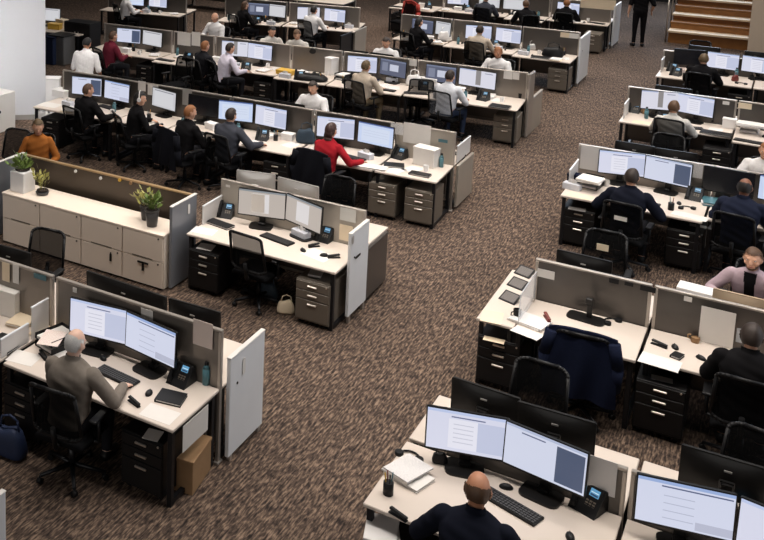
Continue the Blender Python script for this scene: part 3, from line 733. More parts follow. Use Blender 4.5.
# ------------------------------------------------------------------ filing credenza with plants
X0, X1, CF, CB = -8.86, -6.215, 9.92, 10.40
seams = [X0, -8.19, -7.49, -6.83, X1]
for i in range(4):
    xa, xb = seams[i], seams[i+1]; w = xb-xa
    place = ('right under the square planter', 'second from the square planter', 'third from the square planter', 'nearest the empty desk')[i]
    t = emp('filing_cabinet', 'cream two-door filing cabinet, '+place, 'cabinet', ((xa+xb)/2, CF, 0))
    put('carcass', MB().box((0, (CB-CF)/2+0.012, 0.355), (w-0.004, CB-CF-0.02, 0.69), bev=0.003).mesh('carcass'), CREAM, t)
    for z, h in ((0.535, 0.325), (0.195, 0.335)):
        d = put('door', MB().box((0, 0, 0), (w-0.014, 0.018, h), bev=0.003).mesh('cabinet_door'), CREAM, t, (0, 0, z))
        put('lock', cached('cablock', lambda b: b.cyl((0, -0.008, 0), (0, -0.016, 0), 0.011)), BLK, d, (w/2-0.07, 0, h/2-0.03))
        if z > 0.4: put('finger_pull', MB().box((0, -0.010, -h/2+0.006), (w*0.5, 0.006, 0.012)).mesh('finger_pull'), PEDG, d)
    if i >= 2:
        put('key_tag', MB().box((0, -0.024, -0.05), (0.035, 0.008, 0.10), bev=0.003).box((0, -0.024, 0.01), (0.014 if i == 2 else 0.16, 0.01, 0.022)).mesh('key_tag'), BLK, t, (w/2-0.17 if i == 2 else 0.02, 0, 0.30))
t = emp('credenza_top', 'long cream worktop carrying the plants over the filing cabinets', 'worktop', ((X0+X1)/2, (CF+CB)/2, 0))
put('worktop_board', MB().box((0, 0, 0.715), (X1-X0+0.01, CB-CF+0.03, 0.03), bev=0.005).mesh('worktop_board'), CREAM, t)
t = emp('desk_divider', 'long dark grey divider screen standing behind the plant cabinets', 'divider', ((-9.05-6.17)/2, 10.57, 0))
put('screen_panel', MB().box((0, 0, 0.545), (2.86, 0.04, 1.03), bev=0.004).mesh('screen_panel'), mat('panel_bronze', (84, 73, 62), 0.4, 0.3, var=0.1, scale=2), t)
put('top_rail', MB().box((0, 0, 1.07), (2.88, 0.05, 0.025), bev=0.005).mesh('top_rail'), mat('rail_bronze', (190, 160, 120), 0.35, 0.6), t)
for s in (-1, 1): put('foot', MB().box((s*1.3, 0, 0.015), (0.05, 0.2, 0.03)).mesh('foot'), RAIL, t)
PB = mat('panel_blue_grey', (108, 110, 116), 0.38, 0.25, var=0.08, scale=2)
end_panel('tall blue-grey end panel between the plant cabinets and the empty desk', -6.165, 10.0, 10.60, 0.02, 1.08, PB, False)
end_panel('tall blue-grey end panel beside the white square planter', -9.05, 9.3, 10.60, 0.02, 1.08, PB, False)
p = at(33, 189, DT); plant('potted_plant', 'leafy green plant in tall white square planter on the cabinets', (at(27.5, 188, DT)[0], 10.14, DT), POTW, 0.25, 0.29, 'square', GREENP, 22, 0.27, 1.0, 3)
plant('potted_plant', 'small yellow-green plant in a dark saucer on the cabinets', (at(50, 191, DT)[0], 10.17, DT), POTD, 0.19, 0.045, 'bowl', GREENY, 8, 0.34, 0.32, 5)
plant('potted_plant', 'bushy plant in grey pot at the aisle end of the cabinets', (at(157, 223, DT)[0], 10.10, DT), POTD, 0.18, 0.20, 'round', GREENP, 18, 0.26, 0.8, 8)
plant('potted_plant', 'thin plant in glassy grey pot beside the bushy one', (at(148, 218, DT)[0], 10.24, DT), POTD, 0.15, 0.17, 'round', GREENY, 12, 0.24, 0.7, 9)
# ------------------------------------------------------------------ PEOPLE (heads at seated height)
c_grey = cloth('grey_knit', (120, 112, 104)); c_navy = cloth('navy', (28, 33, 50)); c_dknavy = cloth('dark_navy', (19, 22, 34)); c_black = cloth('black', (18, 17, 19))
c_char = cloth('charcoal', (30, 30, 34)); c_suit = cloth('suit_grey', (62, 64, 72)); c_red = cloth('red_knit', (150, 28, 38)); c_white = cloth('white_shirt', (224, 222, 222))
c_lav = cloth('lavender', (206, 200, 214)); c_lilac = cloth('lilac', (176, 156, 164)); c_maroon = cloth('maroon', (104, 36, 50)); c_beige = cloth('beige_knit', (186, 172, 156))
c_pale = cloth('pale_blue_white', (206, 208, 214)); c_orange = cloth('rust_orange', (152, 92, 42)); c_lgrey = cloth('light_grey', (196, 192, 186)); c_jean = cloth('denim', (52, 62, 84)); c_khaki = cloth('khaki', (120, 106, 84))
h_black = hairm('black', (26, 22, 20)); h_dark = hairm('dark_brown', (44, 32, 25)); h_brown = hairm('brown', (82, 58, 40)); h_ginger = hairm('ginger', (138, 88, 50)); h_fair = hairm('fair', (92, 66, 44)); h_grey = hairm('grey', (164, 162, 162)); h_olive = hairm('mouse', (92, 74, 50))
def sit(u, v, label, shirt, hair, rz=0, **k):
    hz = k.pop('hz', 1.235); p = at(u, v, hz); k['lean'] = max(.03, k.get('lean', .12)-.06)
    return person(label, p[0], p[1], math.radians(rz), shirt, hair, hz=hz, **k)
FINE = 0.0085
PP['A1'] = sit(75, 342, 'person with thin grey hair in grey sweater typing nearest the white end panel', c_grey, hairm('silver', (188, 186, 184)), 6, bald=1, skin=mat('skin_pale', (216, 178, 158), 0.55, var=0.05, scale=20), yaw=-0.2, lean=0.12, vox=FINE, pitch=0.35, collar=True, hands=((-0.12, 0.46, 0.765), (0.34, 0.44, 0.765)), top_name='sweater')
PP['C1'] = sit(478, 489, 'balding person in dark sweater working at the two monitors nearest the front aisle edge', c_dknavy, h_brown, 4, bald=2, yaw=0.1, lean=0.20, pitch=0.4, vox=FINE, skin=SKINT, collar=True, top_name='sweater', hands=((-0.30, 0.50, 0.765), (0.30, 0.46, 0.765)))
PP['B2'] = sit(752, 336, 'person with dark brown hair in black jacket, second place from the navy jacket chair', c_black, h_dark, 0, lean=0.12, collar=True, bulk=0.018, top_name='jacket', vox=FINE)
PP['G1'] = sit(632, 177, 'dark-haired person in navy jacket on chair with white mark, before two lit monitors', c_dknavy, h_dark, -4, lean=0.16, pitch=0.3, collar=True, bulk=0.017, top_name='jacket', hands=((-0.32, 0.42, .765), (0.32, 0.44, .765)))
PP['G2'] = sit(745, 187, 'broad dark-skinned person in navy sweater before a switched-off monitor', c_navy, h_black, -8, lean=0.22, pitch=0.2, bulk=0.02, skin=SKIND, collar=True, top_name='sweater', bald=1)
PP['H1'] = sit(674, 107, 'fair-haired person in light grey shirt leaning back on a black chair', c_lgrey, h_fair, -4, lean=0.10, pitch=0.1, hz=1.14)
PP['L1'] = sit(704, 59, 'person in black jacket seated nearest the wooden stairs', c_black, h_olive, -6, lean=0.12, collar=True, bulk=0.017, top_name='jacket')
PP['Bb'] = sit(753, 258, 'bearded person in open lilac shirt over black, facing the gallery with head lowered', c_lilac, h_brown, 172, lean=0.26, pitch=0.12, bulk=0.009, sw=1.06, vox=FINE, beard=h_brown, inner=c_black, hands=((-0.24, 0.52, .765), (0.26, 0.52, .765)), hz=1.22)
PP['Gb'] = sit(766, 150, 'person in white shirt at the picture edge, facing the gallery behind the navy sweater', c_white, h_ginger, 176, lean=0.12)
PP['F1'] = sit(88, 90, 'brown-haired person in black suit at the desk end nearest the white pillar', c_black, h_brown, -12, lean=0.14, yaw=-0.35, collar=True, bulk=0.017, top_name='jacket', hands=((-0.1, 0.50, .765), (0.34, 0.48, .765)))
PP['F2'] = sit(140, 98, 'dark-haired person in black top wearing a white headset, one arm across the desk', c_black, h_black, -38, lean=0.16, sw=0.98, yaw=-0.5, longhair=0.7, sleeves='long')
PP['F3'] = sit(190, 112, 'ginger-haired person in black sweater before a switched-off monitor', c_black, h_ginger, -22, lean=0.16, yaw=-0.3, top_name='sweater')
PP['F4'] = sit(231, 115, 'dark-haired person in grey suit jacket, forearm reaching over two bright monitors desk', c_suit, h_dark, -8, lean=0.14, collar=True, bulk=0.017, top_name='jacket', hands=((-0.12, 0.46, .765), (0.42, 0.46, .765)))
PP['F5'] = sit(331, 130, 'person in red sweater with long brown hair typing at two monitors', c_red, hairm('auburn', (58, 34, 28)), -10, lean=0.20, sw=0.98, longhair=1.0, top_name='sweater', hands=((-0.1, 0.50, .765), (0.42, 0.48, .765)))
PP['Fb'] = sit(313, 87, 'dark-haired person in white shirt facing the gallery, looking down behind the divider', c_white, h_dark, 178, lean=0.14, pitch=0.4)
PP['I1'] = sit(113, 36, 'brown-haired person in maroon sweater at two monitors', c_maroon, h_brown, -26, lean=0.16, top_name='sweater')
PP['I2'] = sit(205, 46, 'ginger-haired person in dark top sitting close beside the lavender shirt', c_char, h_ginger, -20, lean=0.10)
PP['I3'] = sit(230, 48, 'dark-haired person in pale lavender shirt reaching to the keyboard', c_lav, h_dark, -34, lean=0.22, hands=((0.0, 0.5, .765), (0.3, 0.52, .765)))
PP['I4'] = sit(366, 66, 'person with cropped brown hair in beige sweater', c_beige, h_olive, -14, lean=0.14, top_name='sweater', trousers=c_khaki)
PP['I5'] = sit(450, 76, 'dark-haired person in pale shirt on a see-through mesh chair', c_pale, h_dark, -12, lean=0.12, trousers=c_jean)
PP['Ib1'] = sit(215, 17, 'bald person in white shirt facing the gallery over a silver laptop', c_white, h_grey, 170, bald=2, lean=0.08, hz=1.30, pitch=0.2)
PP['Ib2'] = sit(272, 31, 'dark-haired person in cream shirt turned sideways behind the divider', c_lgrey, h_black, 230, lean=0.24, pitch=0.4)
PP['Ib3'] = sit(297, 34, 'person with glasses and cream shirt bending over behind the divider', c_lgrey, h_fair, 178, lean=0.26, pitch=0.6)
PP['Ib4'] = sit(386, 42, 'person in white shirt with dark hair in a bun, by the open floor', c_white, h_dark, 185, lean=0.22, pitch=0.5)
PP['Ib5'] = sit(498, 52, 'tanned person in white shirt facing the gallery behind two bright monitors', c_white, h_ginger, 172, lean=0.16, pitch=0.2, skin=SKINT)
PP['J1'] = sit(128, -5, 'person in loose white shirt at two monitors on the far benches', c_white, h_dark, -34, lean=0.14)
PP['J2'] = sit(245, 5, 'brown-haired person in black cardigan before a blue screen', c_black, h_brown, -26, lean=0.14, sw=0.98, longhair=0.5, bulk=0.018, top_name='cardigan')
PP['J3'] = sit(314, 10, 'black-haired person in white shirt on a mesh chair at the far bench end', c_white, h_black, -14, lean=0.14)
PP['J4'] = sit(419, 22, 'long dark-haired person in black jacket turned to a bluish screen', c_black, h_black, -28, lean=0.14, sw=0.98, longhair=0.6, bulk=0.016, top_name='jacket')
PP['J5'] = sit(480, 30, 'person with cropped dark hair in beige jumper before two bright screens', c_beige, h_dark, -4, lean=0.10, top_name='jumper')
PP['K1'] = sit(486, -2, 'person in dark grey jacket seated on the farthest bench', c_suit, h_dark, 0, lean=0.12, bulk=0.017, top_name='jacket')
PP['K2'] = sit(526, 4, 'person in black hunched sideways on the farthest bench', c_black, h_fair, 30, lean=0.26)
PP['K3'] = sit(567, 3, 'red-haired person in black on the farthest bench near the aisle', c_black, h_ginger, 2, lean=0.12, bulk=0.017, collar=True)
PP['O1'] = sit(38, 126, 'person in rust orange hoodie looking down behind the plant cabinets', c_orange, h_olive, 212, lean=0.06, pitch=0.35, yaw=0.2, sw=0.93, longhair=0.15, bulk=0.014, hands=((-0.15, 0.30, .60), (0.15, 0.30, .60)), top_name='hoodie')
pS = at(637, 46, 0)
PP['S1'] = person('standing person in black shirt and black trousers in the aisle before the stairs', pS[0], pS[1], math.radians(20), c_black, h_dark, c_black, stand=True, lean=0.0, pitch=0.0, hands=((-0.30, 0.05, 0.82), (0.30, 0.08, 0.92)), sleeves='short')
pW = at(87, 45, 1.55)
PP['W1'] = person('standing person in white polo shirt seen from behind, near the pillar', pW[0], pW[1], math.radians(10), c_white, h_black, c_char, stand=True, lean=0.10, pitch=0.6, hands=((-0.22, 0.30, 0.85), (0.22, 0.30, 0.85)), sleeves='short', hz=1.12, skin=SKINT)
CH = dict(A1='the grey-haired person in grey sweater', C1='the balding person in dark sweater', B2='the black jacket past the jacket chair', G1='the person in navy jacket',
          G2='the broad person in navy sweater', H1='the fair-haired person in light grey', L1='the black jacket nearest the stairs', Bb='the bearded person in lilac shirt', Gb='the white shirt at the picture edge',
          F1='the black suit near the pillar', F2='the person wearing a headset', F3='the ginger-haired person', F4='the person in grey suit jacket', F5='the person in red sweater', Fb='the dark-haired white shirt looking down',
          I1='the person in maroon sweater', I2='the ginger person beside lavender', I3='the person in lavender shirt', I4='the beige sweater with cropped hair', I5='the pale shirt on mesh chair', Ib1='the bald person in white shirt',
          Ib2='the sideways person in cream', Ib3='the bending person in cream', Ib4='the white shirt with hair bun', Ib5='the tanned person in white shirt', J1='the loose white shirt far away', J2='the black cardigan at blue screen',
          J3='the black-haired white shirt at far bench end', J4='the long-haired black jacket', J5='the beige jumper before bright screens', K1='the dark grey jacket far back', K2='the hunched person on the farthest bench', K3='the red-haired person in black', O1='the rust orange hoodie')
for k, ph in CH.items():
    o = PP[k]
    kw = {}
    if k == 'I5': kw = dict(back=mat('chair_mesh_grey', (92, 98, 108), 0.6, alpha=0.55))
    a = o.rotation_euler.z; chair('black office chair under '+ph, (o.location.x-.05*math.sin(a), o.location.y+.05*math.cos(a), 0), a, **kw)
# ------------------------------------------------------------------ BENCHES
V_E = 'the vacant place beside the plant cabinets'; V_A0 = 'the cluttered unmanned place next to the grey-haired person'
V_F6 = 'the aisle-end place past the red sweater'; V_I0 = 'the cluttered place past the maroon sweater'; V_I3 = 'the unmanned place with the yellow tray'
V_J6 = 'the vacant aisle-end place with the black bag'; V_B1 = 'the place with the navy jacket chair'; V_C2 = 'the place past the balding person'
V_H2 = 'the place past the fair-haired person'; V_L2 = 'the place nearest the beige wall'; V_J0 = 'the dark place far beyond the pillar'; V_K0 = 'the red jacket chair'
BAYS = [('A', -5.79, -3.92, CH['A1'], GREYP), ('A', -7.75, -5.83, V_A0, GREYP), ('E', -6.03, -4.05, V_E, GREYL),
        ('F', -11.48, -9.75, CH['F1'], GREYD), ('F', -9.73, -8.72, CH['F2'], GREYD), ('F', -8.70, -7.90, CH['F3'], GREYD), ('F', -7.88, -6.40, CH['F4'], GREYD), ('F', -6.38, -5.07, CH['F5'], GREYD), ('F', -5.05, -4.12, V_F6, GREYL),
        ('I', -13.8, -11.93, CH['I1'], GREYP, .8), ('I', -11.9, -10.85, V_I0, GREYD), ('I', -10.83, -9.02, CH['I3'], GREYP, .85), ('I', -9.0, -7.87, V_I3, GREYP), ('I', -7.85, -6.33, CH['I4'], GREYP), ('I', -6.31, -4.2, CH['I5'], GREYP),
        ('M', -17.0, -14.5, CH['J1'], GREYD), ('M', -13.4, -11.6, CH['J2'], GREYD), ('M', -11.58, -9.65, CH['J3'], GREYP), ('J', -8.45, -7.15, CH['J4'], GREYP), ('J', -7.13, -5.5, CH['J5'], GREYP), ('J', -5.48, -4.2, V_J6, GREYD),
        ('K', -10.3, -8.95, V_K0, GREYD), ('K', -8.93, -7.0, CH['K1'], GREYD), ('K', -6.98, -5.95, CH['K2'], GREYD), ('K', -5.93, -4.35, CH['K3'], GREYP),
        ('C', -2.31, -.71, CH['C1'], GREYD), ('C', -.69, 1.1, V_C2, GREYD), ('B', -2.08, -.97, V_B1, GREYD), ('B', -.95, .9, CH['B2'], GREYD),
        ('G', -2.53, -.80, CH['G1'], GREYP), ('G', -.78, .9, CH['G2'], GREYD), ('H', -2.5, -.78, CH['H1'], GREYD), ('H', -.76, .9, V_H2, GREYD), ('L', -2.45, -.7, CH['L1'], GREYD), ('L', -.68, .9, V_L2, GREYD)]
for b in BAYS: bay(b[0], b[1], b[2], b[3], b[4], D=b[5] if len(b) > 5 else None, dxa=-2.02 if b[1] == -2.31 else None)
# far dim bench at the very back left
for i, (xa, xb) in enumerate(((-17.5, -15.6), (-15.5, -13.6), (-13.5, -11.6))):
    desk('white desk at the dim far end, %s' % ('beside the pillar top', 'middle one of three', 'towards the aisle')[i], ((xa+xb)/2, 29.6, 0), 0.03, xb-xa, 1.0)
    divider('dark divider at the dim far end, %s' % ('beside the pillar top', 'middle one of three', 'towards the aisle')[i], ((xa+xb)/2, 29.7, 0), 0.03, xb-xa, 1.2, GREYD)
    monitor('black monitor back at the dim far end, %s' % ('beside the pillar top', 'middle one of three', 'towards the aisle')[i], ((xa+xb)/2, 29.2, DT), 0.1, 'off' if i != 1 else 'dim')
# side table strip on the near-aisle end of the navy-jacket bench
def strip(b): b.box((0, 0, DT-0.015), (0.36, 1.46, 0.03), bev=0.006)
t = emp('side_table', 'narrow white side table at the aisle end, carrying photo frames', 'table', (-2.265, 10.71, 0))
put('table_top', MB().box((0, 0, DT-0.015), (0.36, 1.46, 0.03), bev=0.006).mesh('table_top'), WHITE, t)
for sx in (-1, 1):
    for sy in (-1, 1): put('leg', cached('stleg', lambda b: b.box((0, 0, 0.35), (0.04, 0.04, 0.70), bev=0.003)), BLKM, t, (sx*0.14, sy*0.67, 0))
t = emp('acrylic_screen', 'clear acrylic side screen beside the photo frames', 'screen', (-2.06, 10.44, DT))
put('pane', MB().box((0, 0, 0.16), (0.012, 0.70, 0.32), bev=0.002).mesh('pane'), GLASSC, t)
for sy in (-1, 1): put('clamp', cached('clamp', lambda b: b.box((0, 0, 0.015), (0.03, 0.05, 0.03), bev=0.003)), RAIL, t, (0, sy*0.28, 0))
def acrylic(label, x, y, L, h=0.27, m=FROST, rz=0):
    t = emp('acrylic_screen', label, 'screen', (x, y, DT), rz)
    put('pane', cached('acp%.2f_%.2f' % (L, h), lambda b: b.box((0, 0, h/2), (0.014, L, h), bev=0.002)), m, t)
    put('edge_trim', cached('act%.2f' % L, lambda b: b.box((0, 0, 0), (0.02, L, 0.012))), PANELW, t, (0, 0, h))
acrylic('white side screen on the aisle end of the navy jacket desk', -2.49, 15.1, 0.62)
acrylic('white side screen on the aisle end of the light grey shirt desk', -2.45, 19.6, 0.5)
acrylic('white side screen on the aisle end desk nearest the stairs', -2.40, 24.25, 0.5)
acrylic('stepped white side screen beside the red-marked papers', -5.85, 7.08, 0.26, 0.33)
acrylic('lower frosted side screen between the two front-bench desks', -5.85, 6.70, 0.40, 0.19)
acrylic('frosted screen on the far side desk, past the red sweater', -4.13, 15.35, 0.70, 0.26)
acrylic('pale side screen at the cabinet end of the empty desk', -6.0, 10.75, 0.5, 0.25)
# end panels of the benches
end_panel('tall white end panel of the front bench, facing the aisle', -3.875, 7.31, 7.98, 0.05, 1.0)
end_panel('white end panel of the bench beside the plant cabinets', -4.015, 10.44, 11.0, 0.09, 1.10)
end_panel('taupe floor panel under the side screen, past the red sweater', -4.09, 14.93, 15.75, 0.05, 0.70, GREYL, False)
end_panel('tall grey end panel beside the bright wide monitor', -4.14, 19.6, 20.0, 0.02, 1.25, RAIL, False)
end_panel('taupe floor panel behind the tall grey end panel', -4.16, 20.05, 20.9, 0.0, 0.70, GREYL, False)
end_panel('white end panel beside the black bag desk', -4.17, 24.72, 25.9, 0.08, 1.15)
end_panel('pale end panel of the farthest bench, facing the aisle', -4.28, 30.15, 31.2, 0.08, 1.2)
end_panel('black end panel of the far bench short of the open floor', -9.62, 23.7, 24.5, 0.02, 0.72, BLKM, False)
end_panel('pale end panel of the far bench at the open floor', -9.60, 24.6, 25.4, 0.05, 0.72, GREYL, False)
end_panel('dark floor panel between the white end panel and the back desk leg', -4.045, 11.06, 11.76, .06, .69, GREYD, False)
end_panel('white panel corner at the lower left picture edge', -4.57, 4.2, 5.10, 0.02, 0.70)

# ------------------------------------------------------------------ monitors (pairs, toed in)
mons('A', CH['A1'], [(-5.20, .12, 9, 'doc', 'showing a white page'), (-4.60, .13, -8, 'sheet', 'beside the desk phone')])
mons('C', CH['C1'], [(-1.81, .14, 17, 'doc', 'beside the aisle'), (-1.25, .12, -9, 'side', 'beside the pinned list')])
mons('C', V_C2, [(-.335, .15, 13, 'sheet', 'straight on at the lower edge'), (.27, .14, -10, 'doc', 'cut by the picture edge')])
mons('E', V_E, [(-5.37, .14, 15, 'dim', 'with pale wallpaper'), (-4.80, .14, -20, 'dim', 'beside the desk phone')])
mons('F', CH['F1'], [(-10.84, .13, 12, 'side', 'nearer the pillar'), (-10.17, .13, -8, 'sheet', 'angled to the headset wearer')])
mons('F', CH['F2'], [(-9.17, .13, -16, 'grey', 'greyish page')])
mons('F', CH['F3'], [(-8.38, .13, -2, 'off', 'facing the ginger hair')])
mons('F', CH['F4'], [(-7.76, .12, 11, 'blue', 'with blue header'), (-7.11, .12, -7, 'doc', 'white page beside the gap')])
mons('F', CH['F5'], [(-5.98, .12, 11, 'doc', 'behind the brown hair'), (-5.32, .13, -8, 'blue', 'beside the pinned sheets')])
mons('I', CH['I1'], [(-13.04, .13, 8, 'side', 'with dark side column'), (-12.40, .13, -13, 'grey', 'plain grey page')])
mons('I', CH['I3'], [(-10.30, .12, 12, 'two', 'split page'), (-9.70, .12, -6, 'doc', 'white page')])
mons('I', CH['I4'], [(-7.41, .12, 12, 'doc', 'behind the cropped hair'), (-6.77, .12, -16, 'wall', 'dark wallpaper')])
mons('I', CH['I5'], [(-5.81, .12, -4, 'wall', 'bluish wallpaper'), (-5.11, .13, -11, 'two', 'wide with grey split', .74)])
mons('M', CH['J1'], [(-16.08, .14, 0, 'blue', 'nearer the pillar'), (-15.35, .14, -8, 'doc', 'white page')])
mons('M', CH['J2'], [(-12.38, .14, 0, 'wall', 'blue wallpaper'), (-11.9, .14, -14, 'grey', 'turned slim')])
mons('M', CH['J3'], [(-11.0, .14, 16, 'two', 'behind the black hair'), (-10.30, .14, -12, 'doc', 'white page')])
mons('J', CH['J4'], [(-7.85, .14, -14, 'wall', 'bluish picture'), (-7.33, .14, -20, 'grey', 'small grey page', .45)])
mons('J', CH['J5'], [(-6.47, .13, 14, 'doc', 'behind the cropped head'), (-5.77, .13, -6, 'doc', 'white page by the dark divider')])
mons('K', CH['K1'], [(-8.5, .14, 8, 'doc', 'just cut by the top edge'), (-7.6, .14, -4, 'grey', 'behind the dark grey jacket')])
mons('K', CH['K2'], [(-6.9, .14, 4, 'grey', 'beside the hunched back')])
mons('K', CH['K3'], [(-5.45, .14, -8, 'doc', 'beside the red hair')])
mons('G', CH['G1'], [(-1.925, .14, 15, 'doc', 'behind the dark head'), (-1.335, .15, -11, 'side', 'beside the pinned card')])
mons('G', CH['G2'], [(-.605, .15, -3, 'off', 'beside the pinned card'), (.04, .15, -8, 'blue', 'cut by the picture edge')])
mons('H', CH['H1'], [(-1.96, .14, 16, 'two', 'nearest the aisle'), (-1.395, .14, -16, 'doc', 'turned away from the aisle')])
mons('H', V_H2, [(-.02, .14, 6, 'blue', 'cut by the picture edge')])
mons('L', CH['L1'], [(-1.92, .14, 10, 'off', 'beside the aisle'), (-1.30, .14, -8, 'doc', 'past the black jacket')])
mons('L', V_L2, [(-.66, .14, -10, 'doc', 'showing one page')])
# monitors of the far side, seen from behind over the dividers
def mback(row, x, label, yaw=0, d=-.30, w=0.55, kind='dim', shell=MONB, h=0.35, lift=0.13): 
    p = W(row, x, d, DT); monitor(label, p, RZ(row, yaw, True), kind, w=w, h=h, shell=shell, lift=lift)
mback('A', -5.24, 'wide black monitor back rising behind the grey-haired person\'s divider', -2, -.42, .98)
mback('A', -4.45, 'black monitor back standing next to the tall white end panel', 3, -.42)
mback('A', -6.75, 'black monitor back below the mesh chair facing the cabinets', 3, -.42)
mback('C', -1.80, 'black monitor back nearest the aisle, beyond the balding person\'s screens', -2, -.34, .54)
mback('C', -1.26, 'black monitor back past the first, beyond the balding person\'s screens', 3, -.30, .57)
mback('C', -.12, 'black monitor back behind the lower right screens', 2, -.40, .60)
mback('B', -1.66, 'black monitor back rising behind the long dark divider', -2, -.33, .55)
mback('B', -.22, 'beige monitor back in front of the bearded person', -2, -.42, .5, 'dim', mat('shell_beige', (176, 156, 132), 0.4), lift=.05)
mback('G', -1.84, 'black monitor back behind the navy jacket\'s screens, aisle side', -2, -.45, .53)
mback('G', -1.30, 'black monitor back behind the navy jacket\'s screens, inner side', 3, -.42, .53)
mback('H', -1.80, 'black monitor back behind the light grey shirt\'s screens', 0, -.4, .6)
mback('L', -1.70, 'black monitor back at the foot of the stairs', 0, -.5, .6)
mback('L', -.75, 'small black monitor back beside the beige wall', 0, -.5, .4)
mback('E', -5.72, 'silver monitor back over the empty desk, cabinet side', 14, -.38, .52, 'dim', SILVER, lift=.17)
mback('E', -5.10, 'silver monitor back over the empty desk, aisle side', -6, -.36, .60, 'dim', SILVER, lift=.17)
mback('F', -7.62, 'black monitor back before the dark-haired white shirt, pillar side', 4, -.35, .55)
mback('F', -6.98, 'black monitor back right under the dark-haired white shirt\'s chest', -4, -.35, .58)
mback('F', -10.2, 'black monitor back behind the black suit\'s screens', 4, -.35, .55)
mback('I', -7.7, 'black monitor back under the white shirt with hair bun', 4, -.4, .5)
mback('I', -7.15, 'black monitor back beside the white shirt with hair bun', -4, -.4, .5)
p = W('I', -11.4, -.55, DT); laptop('silver laptop in front of the bald person in white shirt', p, RZ('I', 0, True), 'dim', SILVER)

# ------------------------------------------------------------------ drawer units under the desks
for row, x, m, lab in (('A', -4.24, PEDB, 'black drawer unit under the grey-haired person\'s desk, aisle end'), ('A', -5.58, PEDB, 'black drawer unit behind the grey-haired person\'s chair arm, with blue bag'),
                       ('E', -5.77, PEDB, 'black drawer unit under the empty desk, cabinet end'), ('E', -4.32, PEDG, 'taupe drawer unit under the empty desk, aisle end'),
                       ('F', -4.37, PEDG, 'taupe drawer unit at the aisle end past the red sweater'), ('F', -4.92, PEDG, 'taupe drawer unit second from the aisle, past the red sweater'), ('F', -6.65, PEDB, 'black drawer unit between grey suit jacket and red sweater'),
                       ('F', -11.1, PEDB, 'black drawer unit under the desk end near the pillar'),
                       ('I', -4.42, PEDG, 'taupe drawer unit under the desk with the wide monitor'), ('I', -8.3, PEDG, 'taupe drawer unit behind the dark-haired white shirt'), ('I', -12.2, PEDB, 'black drawer unit under the maroon sweater\'s desk'),
                       ('I', -9.3, PEDB, 'black drawer unit under the lavender shirt\'s desk'),
                       ('J', -4.45, PEDG, 'taupe drawer unit under the black bag desk'), ('K', -4.65, PEDG, 'taupe drawer unit nearest the standing person'), ('K', -10.0, PEDB, 'black drawer unit beside the red jacket chair'),
                       ('B', -2.21, PEDB, 'dark drawer unit under the side table with photo frames'), ('B', -.75, PEDB, 'black drawer unit between navy jacket chair and black jacket'),
                       ('G', -2.28, PEDB, 'black drawer unit beside the navy jacket person, aisle end'), ('G', -.99, PEDB, 'black drawer unit between the navy jacket and the navy sweater'),
                       ('H', -.95, PEDB, 'black drawer unit past the light grey shirt'), ('C', -2.02, PEDB, 'black drawer unit under the balding person\'s desk'), ('L', -.9, PEDB, 'black drawer unit past the black jacket by the stairs')):
    D = ROWS[row][3]
    off = {('E'): 0.0, 'I': 0.2, 'G': 0.05}.get(row, 0.03)
    pedestal(lab, W(row, x, D-off, 0), RZ(row), m)
for row, x, m, lab in (('G', -1.9, PEDB, 'black drawer unit on the far side behind the navy jacket'), ('H', -1.0, PEDB, 'black drawer unit on the far side behind the light grey shirt')):
    pedestal(lab, W(row, x, -.80, 0), RZ(row, back=True), m)

# ------------------------------------------------------------------ unoccupied chairs
def ch_at(u, v, z, rz, label, **k):
    p = at(u, v, z); a = math.radians(rz); q = 0.20 if z > .8 else 0.0; return chair(label, (p[0]-q*math.sin(a), p[1]+q*math.cos(a), 0), a, **k)
ch_at(258, 304, 0, -6, 'empty black mesh chair pulled up to the desk beside the plant cabinets')
ch_at(43, 239, .95, 190, 'empty black mesh chair in front of the cream filing cabinets')
jc = ch_at(584, 333, .95, 4, 'black chair wearing a navy jacket at the long dark divider')
ch_at(538, 376, .95, 178, 'empty black chair beyond the monitor backs, near the photo frame table')
ch_at(756, 446, .95, 170, 'empty black chair behind the lower right monitors')
ch_at(605, 240, .95, 182, 'empty black chair with pale mark, behind the long dark divider')
ch_at(668, 140, .95, 178, 'empty black chair on the far side of the navy jacket bench')
ch_at(330, 205, .70, 180, 'empty dark chair on the far side of the empty desk')
ch_at(14, 135, .95, 190, 'empty black chair beside the rust orange hoodie')
rc = ch_at(408, 4, .95, 150, 'chair draped with a red jacket on the far benches')
ch_at(700, 44, .95, 180, 'empty black chair at the foot of the wooden stairs')
ch_at(175, 78, .6, 170, 'empty grey chair behind the headset wearer\'s divider')
ch_at(420, 100, .5, 20, 'empty dark chair between beige sweater and pale shirt')
